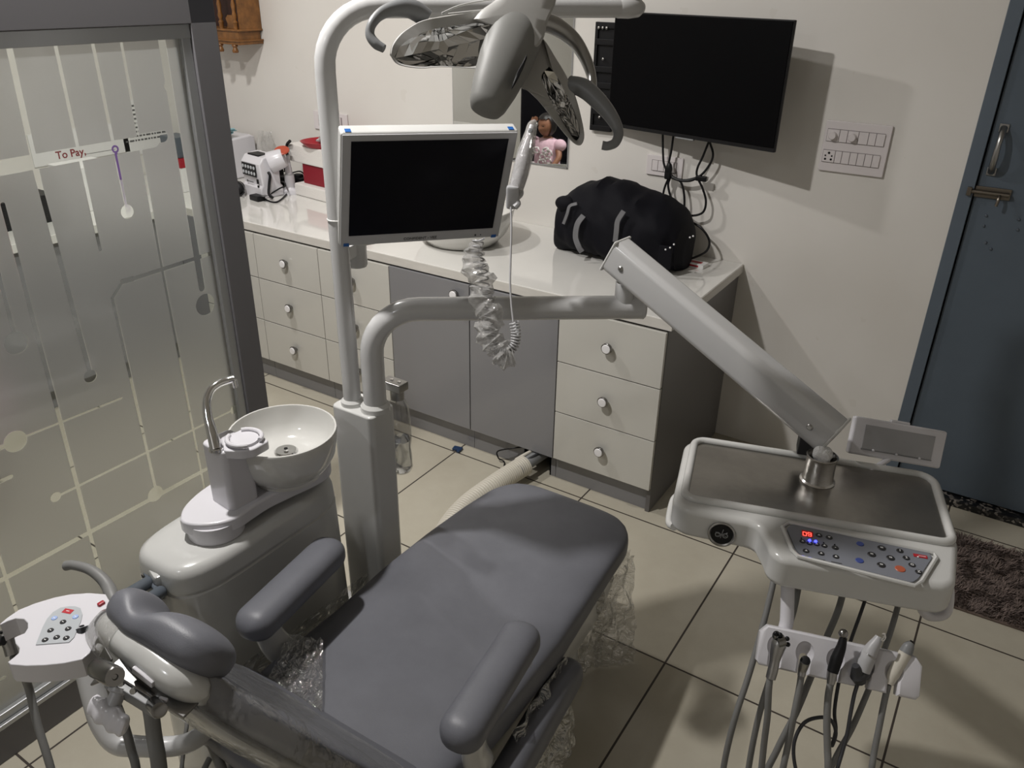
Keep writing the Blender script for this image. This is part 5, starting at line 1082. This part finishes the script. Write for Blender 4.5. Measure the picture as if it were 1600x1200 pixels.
MB().tube([W(138, 1050, 1.50), W(148, 1090, 1.50), W(160, 1130, 1.50), W(182, 1160, 1.50), W(215, 1166, 1.50), W(270, 1166, 1.51), W(305, 1155, 1.54), W(328, 1130, 1.58), W(350, 1080, 1.68), (-1.30, .82, .40)], [.022, .022, .0215, .0205, .019, .0185, .0185, .0185, .018, .018], 20).build('support_pipe', 'pipe', at_)
t = thing('suction_tip', 'dark grey curved suction nozzle rising behind the headrest', 'suction nozzle', tuple(W(172, 935, 1.5)))
pts = [W(185, 960, 1.47), W(176, 935, 1.48), W(168, 915, 1.50), W(155, 900, 1.51), W(138, 889, 1.52), W(115, 883, 1.53), W(103, 884, 1.535)]
MB().tube(pts, [.0135, .0125, .0115, .0105, .0095, .009, .0095], 20, 6, cap=False).build('nozzle', 'tube', t)
MB().tube(pts[::-1], [.0078, .0075, .0075, .009, .009, .009, .009], 16, 6).build('bore', 'darktube', t)
MB().tube([W(185, 958, 1.47), W(190, 1000, 1.46), W(205, 1060, 1.45), W(232, 1100, 1.42), W(241, 1150, 1.42), W(250, 1210, 1.42), W(262, 1350, 1.5), W(330, 1380, 1.6), (-1.22, .85, .15)], [.012, .012, .012, .0135, .0135, .0135, .0135, .013], 14).build('hose', 'tube', t)
t = thing('suction_tip', 'second dark suction holder tube between white tray and headrest bracket', 'suction nozzle', tuple(W(135, 1000, 1.4)))
MB().tube([W(128, 980, 1.34), W(133, 1000, 1.34), W(142, 1020, 1.36), W(158, 1030, 1.40)], [.0095, .0135, .016, .014], 18).build('nozzle', 'darktube', t)
MB().lathe([(0, .002), (.0035, .002), (.004, 0)], W(128, 979, 1.33), W(128, 975, 1.33) - W(130, 985, 1.33), 12).build('bore', 'black', t)
MB().tube([W(158, 1030, 1.42), W(175, 1080, 1.46), W(195, 1135, 1.44), W(206, 1175, 1.44), W(214, 1210, 1.44), W(230, 1350, 1.5), W(300, 1420, 1.6), (-1.26, .80, .15)], .0078, 14).build('hose', 'tube', t)
t = thing('air_water_syringe', 'steel syringe hanging at left edge of the small assistant tray', 'handpiece', tuple(W(12, 1010, 1.42)))
MB().tube([W(20, 1022, 1.41), W(16, 1008, 1.41), W(11, 996, 1.41), W(9, 988, 1.41)], [.012, .012, .013, .011], 18).build('grip', 'dullsteel', t)
MB().tube([W(-4, 1003, 1.39), W(6, 1001, 1.39)], .008, 14, 1).build('button', 'black', t)
b = MB()
for x, y in ((2, 988), (8, 986), (16, 986)): b.ball(W(x, y, 1.40), .003, n=8)
b.build('valve_screws', 'black', t)
MB().tube([W(22, 1026, 1.42), W(34, 1050, 1.46), W(45, 1075, 1.50), W(58, 1130, 1.5), W(82, 1210, 1.5), W(110, 1330, 1.52), W(200, 1420, 1.6), (-1.30, .76, .12)], .0072, 14).build('hose', 'tube', t)
for i, (pp_, r_, lb) in enumerate((([W(352, 1080, 1.75), W(300, 1110, 1.72), W(291, 1140, 1.70), W(286, 1180, 1.70), W(284, 1215, 1.7), W(290, 1300, 1.75), (-1.28, .9, .02)], .0045, 'thin grey hose hanging beneath the backrest beside the curved pipe'),
                                  ([W(350, 1110, 1.62), W(330, 1150, 1.58), W(338, 1180, 1.58), W(352, 1215, 1.58), W(380, 1300, 1.6), (-1.1, .85, .03)], .010, 'thick grey hose beneath backrest at bottom edge of picture'))):
    tag(MB().tube(pp_, r_, 12).build('hose', 'tube'), lb, 'hose')
# ------------------------------------------------------------------ floor things
t = thing('corrugated_hose', 'ivory corrugated hose running from hole in grey cabinet to chair', 'hose', (-1.42, 2.1, 0))
cpth = smooth_path([V((-1.385, 2.30, .062)), V((-1.42, 2.15, .045)), V((-1.43, 1.95, .042)), V((-1.38, 1.75, .042)), V((-1.26, 1.56, .042)), V((-1.12, 1.48, .042)), V((-1.075, 1.40, .042))], 80); rad = [(.0300, .0385, .0405, .0405, .0385)[i % 5] for i in range(len(cpth))]
b = MB(); b.tube(cpth, rad, 24, 1); b.build('hose_wall', 'corr', t, ang=70)
MB().lathe([(.036, 0), (.040, .002), (.040, .005), (.031, .005), (.030, 0)], cpth[0], cpth[0] - cpth[3], 24).build('hose_mouth', 'corr', t)
MB().tube([V((-1.385, 2.25, .062)), V((-1.375, 2.34, .07)), V((-1.36, 2.45, .07))], .026, 16).build('inner_pipe', 'handlegrey', t)
for dx, rr_ in ((-.02, .007), (.012, .005)): MB().tube([V((-1.40 + dx, 2.29, .08)), V((-1.375 + dx, 2.34, .095)), V((-1.36 + dx, 2.45, .085))], rr_, 10).build('inner_tube', 'corr' if dx < 0 else 'darktube', t)
tag(MB().tube([V((-1.43, 2.40, .085)), V((-1.47, 2.355, .085)), Zp(778, 705, .05), Zp(779, 716, .02), Zp(788, 727, .006), V((-1.42, 2.10, .004))], .003, 8).build('cable', 'black'), 'thin black wire looping out of hole in cabinet plinth', 'cable')
q = Zp(715, 703, 0); tag(MB().box(q + V((0, 0, .006)), (.04, .026, .011), bev=.003, rot=.2).box(q + V((.014, -.012, .006)), (.014, .02, .010), bev=.003, rot=.2).build('clip', mat('dark_blue_plastic', (.015, .035, .085), .35)), 'small dark blue plastic clip lying on floor by cabinets', 'clip')
# door mat with shaggy pile
t = thing('door_mat', 'brown shaggy mat on floor in front of blue door', 'mat', (.5, 2.65, 0))
mx0, mx1, my0, my1 = .085, .80, 2.435, 2.865; FMt = frame((mx0, my0, 0), V((1, .03, 0)), V((-.03, 1, 0)), (0, 0, 1)) 
MB().b2((0, 0, .0005), (mx1 - mx0, my1 - my0, .008), .003, FMt).build('backing', mat('brown_mat_edge', (.12, .09, .075), .9), t)
random.seed(11); pb = bmesh.new()
for i in range(15000):
    x, y = random.uniform(.004, mx1 - mx0 - .004), random.uniform(.004, my1 - my0 - .004)
    if x > .42: continue
    h_ = random.uniform(.014, .026); a_ = noise.noise(V((x * 18, y * 18, 0))) * 5 + random.uniform(-.9, .9); l_ = random.uniform(.006, .020); w1 = random.uniform(.0012, .0024)
    dx, dy = math.cos(a_), math.sin(a_); p0 = FMt @ V((x, y, .006)); p2 = FMt @ V((x + dx * l_, y + dy * l_, h_)); p1 = FMt @ V((x + dx * l_ * .3, y + dy * l_ * .3, h_ * .75)); sd = V((-dy, dx, 0)) * w1
    v = [pb.verts.new(p) for p in (p0 - sd, p0 + sd, p1 + sd, p1 - sd)]; v2 = pb.verts.new(p2); pb.faces.new(v); pb.faces.new((v[3], v[2], v2))
m_ = MB(); m_.add(pb); tag(m_.build('pile', mat('brown_shaggy_pile', (.175, .135, .12), .95, var=.5, vscale=40), t, flat=True), kind='stuff')
# ------------------------------------------------------------------ girl seen only in the mirror
gt = thing('person', 'girl in pink dress with white frills, hand raised to forehead, in mirror', 'person', (-2.98, .95, 0))
gx, gy = -2.985, 1.00
def skin_body(name, verts, edges, m, parent, lv=2):
    me = bpy.data.meshes.new(name); off = V(parent.location); me.from_pydata([tuple(V(v[:3]) - off) for v in verts], edges, []); me.update()
    o = bpy.data.objects.new(name, me); COL.objects.link(o); o.parent = parent; sk = o.modifiers.new('skin', 'SKIN'); sv = me.skin_vertices[0].data
    for i, v in enumerate(verts): sv[i].radius = (v[3], v[4] if len(v) > 4 else v[3])
    sv[0].use_root = True; md = o.modifiers.new('sub', 'SUBSURF'); md.levels = lv; md.render_levels = lv; me.materials.append(M[m])
    for p in me.polygons: p.use_smooth = True
    sk.use_smooth_shade = True; return o
# she faces the mirror (+y) turned slightly to her right
vb = [(gx, gy, .46, .075), (gx, gy, .56, .07), (gx, gy, .66, .075), (gx, gy, .73, .045), (gx, gy + .005, .765, .026), (gx, gy + .01, .79, .03),
      (gx + .085, gy, .71, .028), (gx + .13, gy + .05, .64, .022), (gx + .10, gy + .12, .56, .017), (gx + .07, gy + .13, .54, .015),
      (gx - .085, gy, .71, .028), (gx - .15, gy + .03, .72, .021), (gx - .12, gy + .07, .82, .017), (gx - .085, gy + .075, .872, .014),
      (gx + .04, gy, .40, .05), (gx + .045, gy + .0, .24, .036), (gx + .045, gy, .06, .025), (gx + .045, gy + .06, .025, .018),
      (gx - .04, gy, .40, .05), (gx - .045, gy + .0, .24, .036), (gx - .045, gy, .06, .025), (gx - .045, gy + .06, .025, .018)]
eb = [(0, 1), (1, 2), (2, 3), (3, 4), (4, 5), (3, 6), (6, 7), (7, 8), (8, 9), (3, 10), (10, 11), (11, 12), (12, 13), (0, 14), (14, 15), (15, 16), (16, 17), (0, 18), (18, 19), (19, 20), (20, 21)]
for sgn, w0, dr_ in ((9, vb[9], V((-.3, .5, -.35))), (13, vb[13], V((.75, .05, .55)))):
    base = V(w0[:3]); dr_.normalize(); sd = dr_.cross(V((0, 1, .2))).normalized()
    for k, (off_, ln) in enumerate(((-.012, .030), (-.004, .036), (.004, .034), (.011, .026))):
        i0 = len(vb); vb.append((*(base + sd * off_ + dr_ * .014), .0052)); vb.append((*(base + sd * off_ * 1.2 + dr_ * (.014 + ln * .6)), .0045)); vb.append((*(base + sd * off_ * 1.2 + dr_ * (.014 + ln) + V((0, -.004, 0))), .0035)); eb += [(sgn, i0), (i0, i0 + 1), (i0 + 1, i0 + 2)]
    i0 = len(vb); vb.append((*(base + sd * .018 + dr_ * .004), .005)); vb.append((*(base + sd * .024 + dr_ * .016), .004)); eb += [(sgn, i0), (i0, i0 + 1)]
skin_body('body', vb, eb, 'skin', gt)
fcn = V((-.28, .95, -.10)).normalized(); hcn = V((gx, gy + .02, .845)); FH_ = frame(hcn, fcn.cross(V((0, 0, 1))) * 1, V((0, 0, 1)), fcn); FH_ = frame(hcn, V((0, 0, 1)).cross(fcn), fcn.cross(V((0, 0, 1)).cross(fcn).normalized()), fcn)
hd_ = MB(); hb2 = bmesh.new(); bmesh.ops.create_uvsphere(hb2, u_segments=32, v_segments=24, radius=1)
for v in hb2.verts:
    x, y, z = v.co; w_ = .060 * (1 - .18 * max(0, -y)); yy2 = y * (.076 if y < 0 else .074); zz2 = z * .066
    if z > 0 and y < -.1: zz2 *= 1 + .04 * 1
    zz2 += .010 * math.exp(-((x / .16) ** 2 + ((y + .18) / .20) ** 2)) * (z > 0)
    zz2 -= .005 * (math.exp(-(((abs(x) - .38) / .17) ** 2 + ((y - .08) / .12) ** 2))) * (z > 0); v.co = V((x * w_, yy2, zz2))
hd_.add(hb2, FH_); hd_.ball(FH_ @ V((.053, -.004, -.005)), (.006, .008, .014), n=8).ball(FH_ @ V((-.053, -.004, -.005)), (.006, .008, .014), n=8); head = hd_.build('head', 'skin', gt, ang=80)
for sx in (-1, 1):
    MB().ball(FH_ @ V((sx * .020, .006, .0535)), (.0085, .006, .0055), n=8).build('eye', 'hair', head)
    MB().tube([FH_ @ V((sx * .010, .018, .057)), FH_ @ V((sx * .020, .021, .056)), FH_ @ V((sx * .031, .017, .051))], .002, 6).build('eyebrow', 'hair', head)
MB().tube([FH_ @ V((-.014, -.031, .0555)), FH_ @ V((0, -.029, .060)), FH_ @ V((.014, -.031, .0555))], [.0015, .0045, .0015], 8).build('lips', mat('lips', (.30, .08, .07), .4), head)
hr_ = bmesh.new(); bmesh.ops.create_uvsphere(hr_, u_segments=32, v_segments=24, radius=1); dl = [v for v in hr_.verts if v.co.z > .35 and v.co.y < .55]
bmesh.ops.delete(hr_, geom=dl, context='VERTS')
for v in hr_.verts: v.co = V((v.co.x * .068, v.co.y * .083 + .004, v.co.z * .076 - .002))
MB().add(hr_, FH_).build('hair', 'hair', gt, ang=80)
rr = []
for z, hw, hh2 in ((.38, .17, .15), (.42, .155, .135), (.50, .125, .11), (.58, .095, .085), (.66, .092, .08), (.71, .10, .07), (.745, .075, .055), (.757, .04, .035)): rr.append([q + (q - V((gx, gy, q.z))) * .12 * math.sin(12 * math.atan2(q.y - gy, q.x - gx)) * max(0, (.6 - z) * 4) for q in sring((gx, gy, z), (1, 0, 0), (0, 1, 0), hw, hh2, 72, 2.2)])
MB().loft(rr, cap=False).build('dress', 'pink', gt, ang=80)
for sx in (-1, 1): MB().ball((gx + sx * .105, gy + .005, .715), (.048, .045, .042)).build('puff_sleeve', 'pink', gt)
b = MB(); random.seed(5)
for i in range(16):
    a_ = random.uniform(-.9, .9); z = random.uniform(.46, .70); c_ = V((gx + .09 * math.sin(a_), gy + .085 + .03 * (.7 - z) + .01 * math.cos(a_), z)); rg = [c_ + V((.022 * math.cos(k * PI / 6), .006 * math.sin(k * 2.1), .018 * math.sin(k * PI / 6))) for k in range(13)]
    b.tube(rg, .006, 8, 3)
b.build('frill', 'frill', gt)
t = thing('waiting_chair', 'black upholstered chair with high back behind girl, seen in mirror', 'chair', (-3.33, .5, 0))
MB().b2((-3.62, .36, .38), (-3.04, .72, .46), .03).build('seat', 'black', t); MB().b2((-3.62, .30, .42), (-3.04, .38, 1.05), .03).build('backrest', 'fabric', t)
for x in (-3.58, -3.08):
    for y in (.38, .68): MB().tube([(x, y, 0), (x, y, .40)], .014, 12, 1).build('leg', 'dullsteel', t)
# ------------------------------------------------------------------ lights: one bright ceiling downlight, a second one and an added weak fill
def lamp(x, y, r_, power, col, label, disc=.06):
    t = thing('ceiling_light', label, 'light', (x, y, ZC)); MB().lathe([(disc, -.002), (disc + .012, -.006), (disc + .014, 0), (disc, 0)], (x, y, ZC - .001), n=36).build('trim_ring', 'cool', t)
    MB().lathe([(0, -.001), (disc, -.001), (disc, 0)], (x, y, ZC - .0015), n=36).build('diffuser', mat('lamp_diffuser_%d' % int(x * 100), (.9, .9, .9), .5, emit=col, estr=4), t)
    l = bpy.data.lights.new('downlight', 'AREA'); l.shape = 'DISK'; l.size = r_ * 2; l.energy = power; l.color = col
    o = bpy.data.objects.new('downlight', l); COL.objects.link(o); o.location = (x, y, ZC - .012); return o
lamp(-1.68, .93, .045, 44, (1, .97, .94), 'round ceiling downlight above the cuspidor beside partition')
lamp(-2.75, 1.75, .06, 26, (1, .97, .94), 'round ceiling downlight above the waiting side of partition')
lamp(-1.3, -1.0, .07, 7, (.95, .97, 1), 'unseen fill downlight added behind the photographer')  # weak fill added out of view to lift the near side
w_ = bpy.data.worlds.new('world'); S.world = w_; w_.use_nodes = True; w_.node_tree.nodes['Background'].inputs[0].default_value = (.5, .5, .5, 1); w_.node_tree.nodes['Background'].inputs[1].default_value = .02
S.view_settings.view_transform = 'Standard'; S.view_settings.look = 'None'; S.view_settings.gamma = 1; S.view_settings.exposure = 0.12; S.view_settings.use_curve_mapping = False
S.cycles.max_bounces = 10; S.cycles.transparent_max_bounces = 24; S.cycles.caustics_reflective = False; S.cycles.sample_clamp_indirect = 6
S.cycles.use_denoising = True
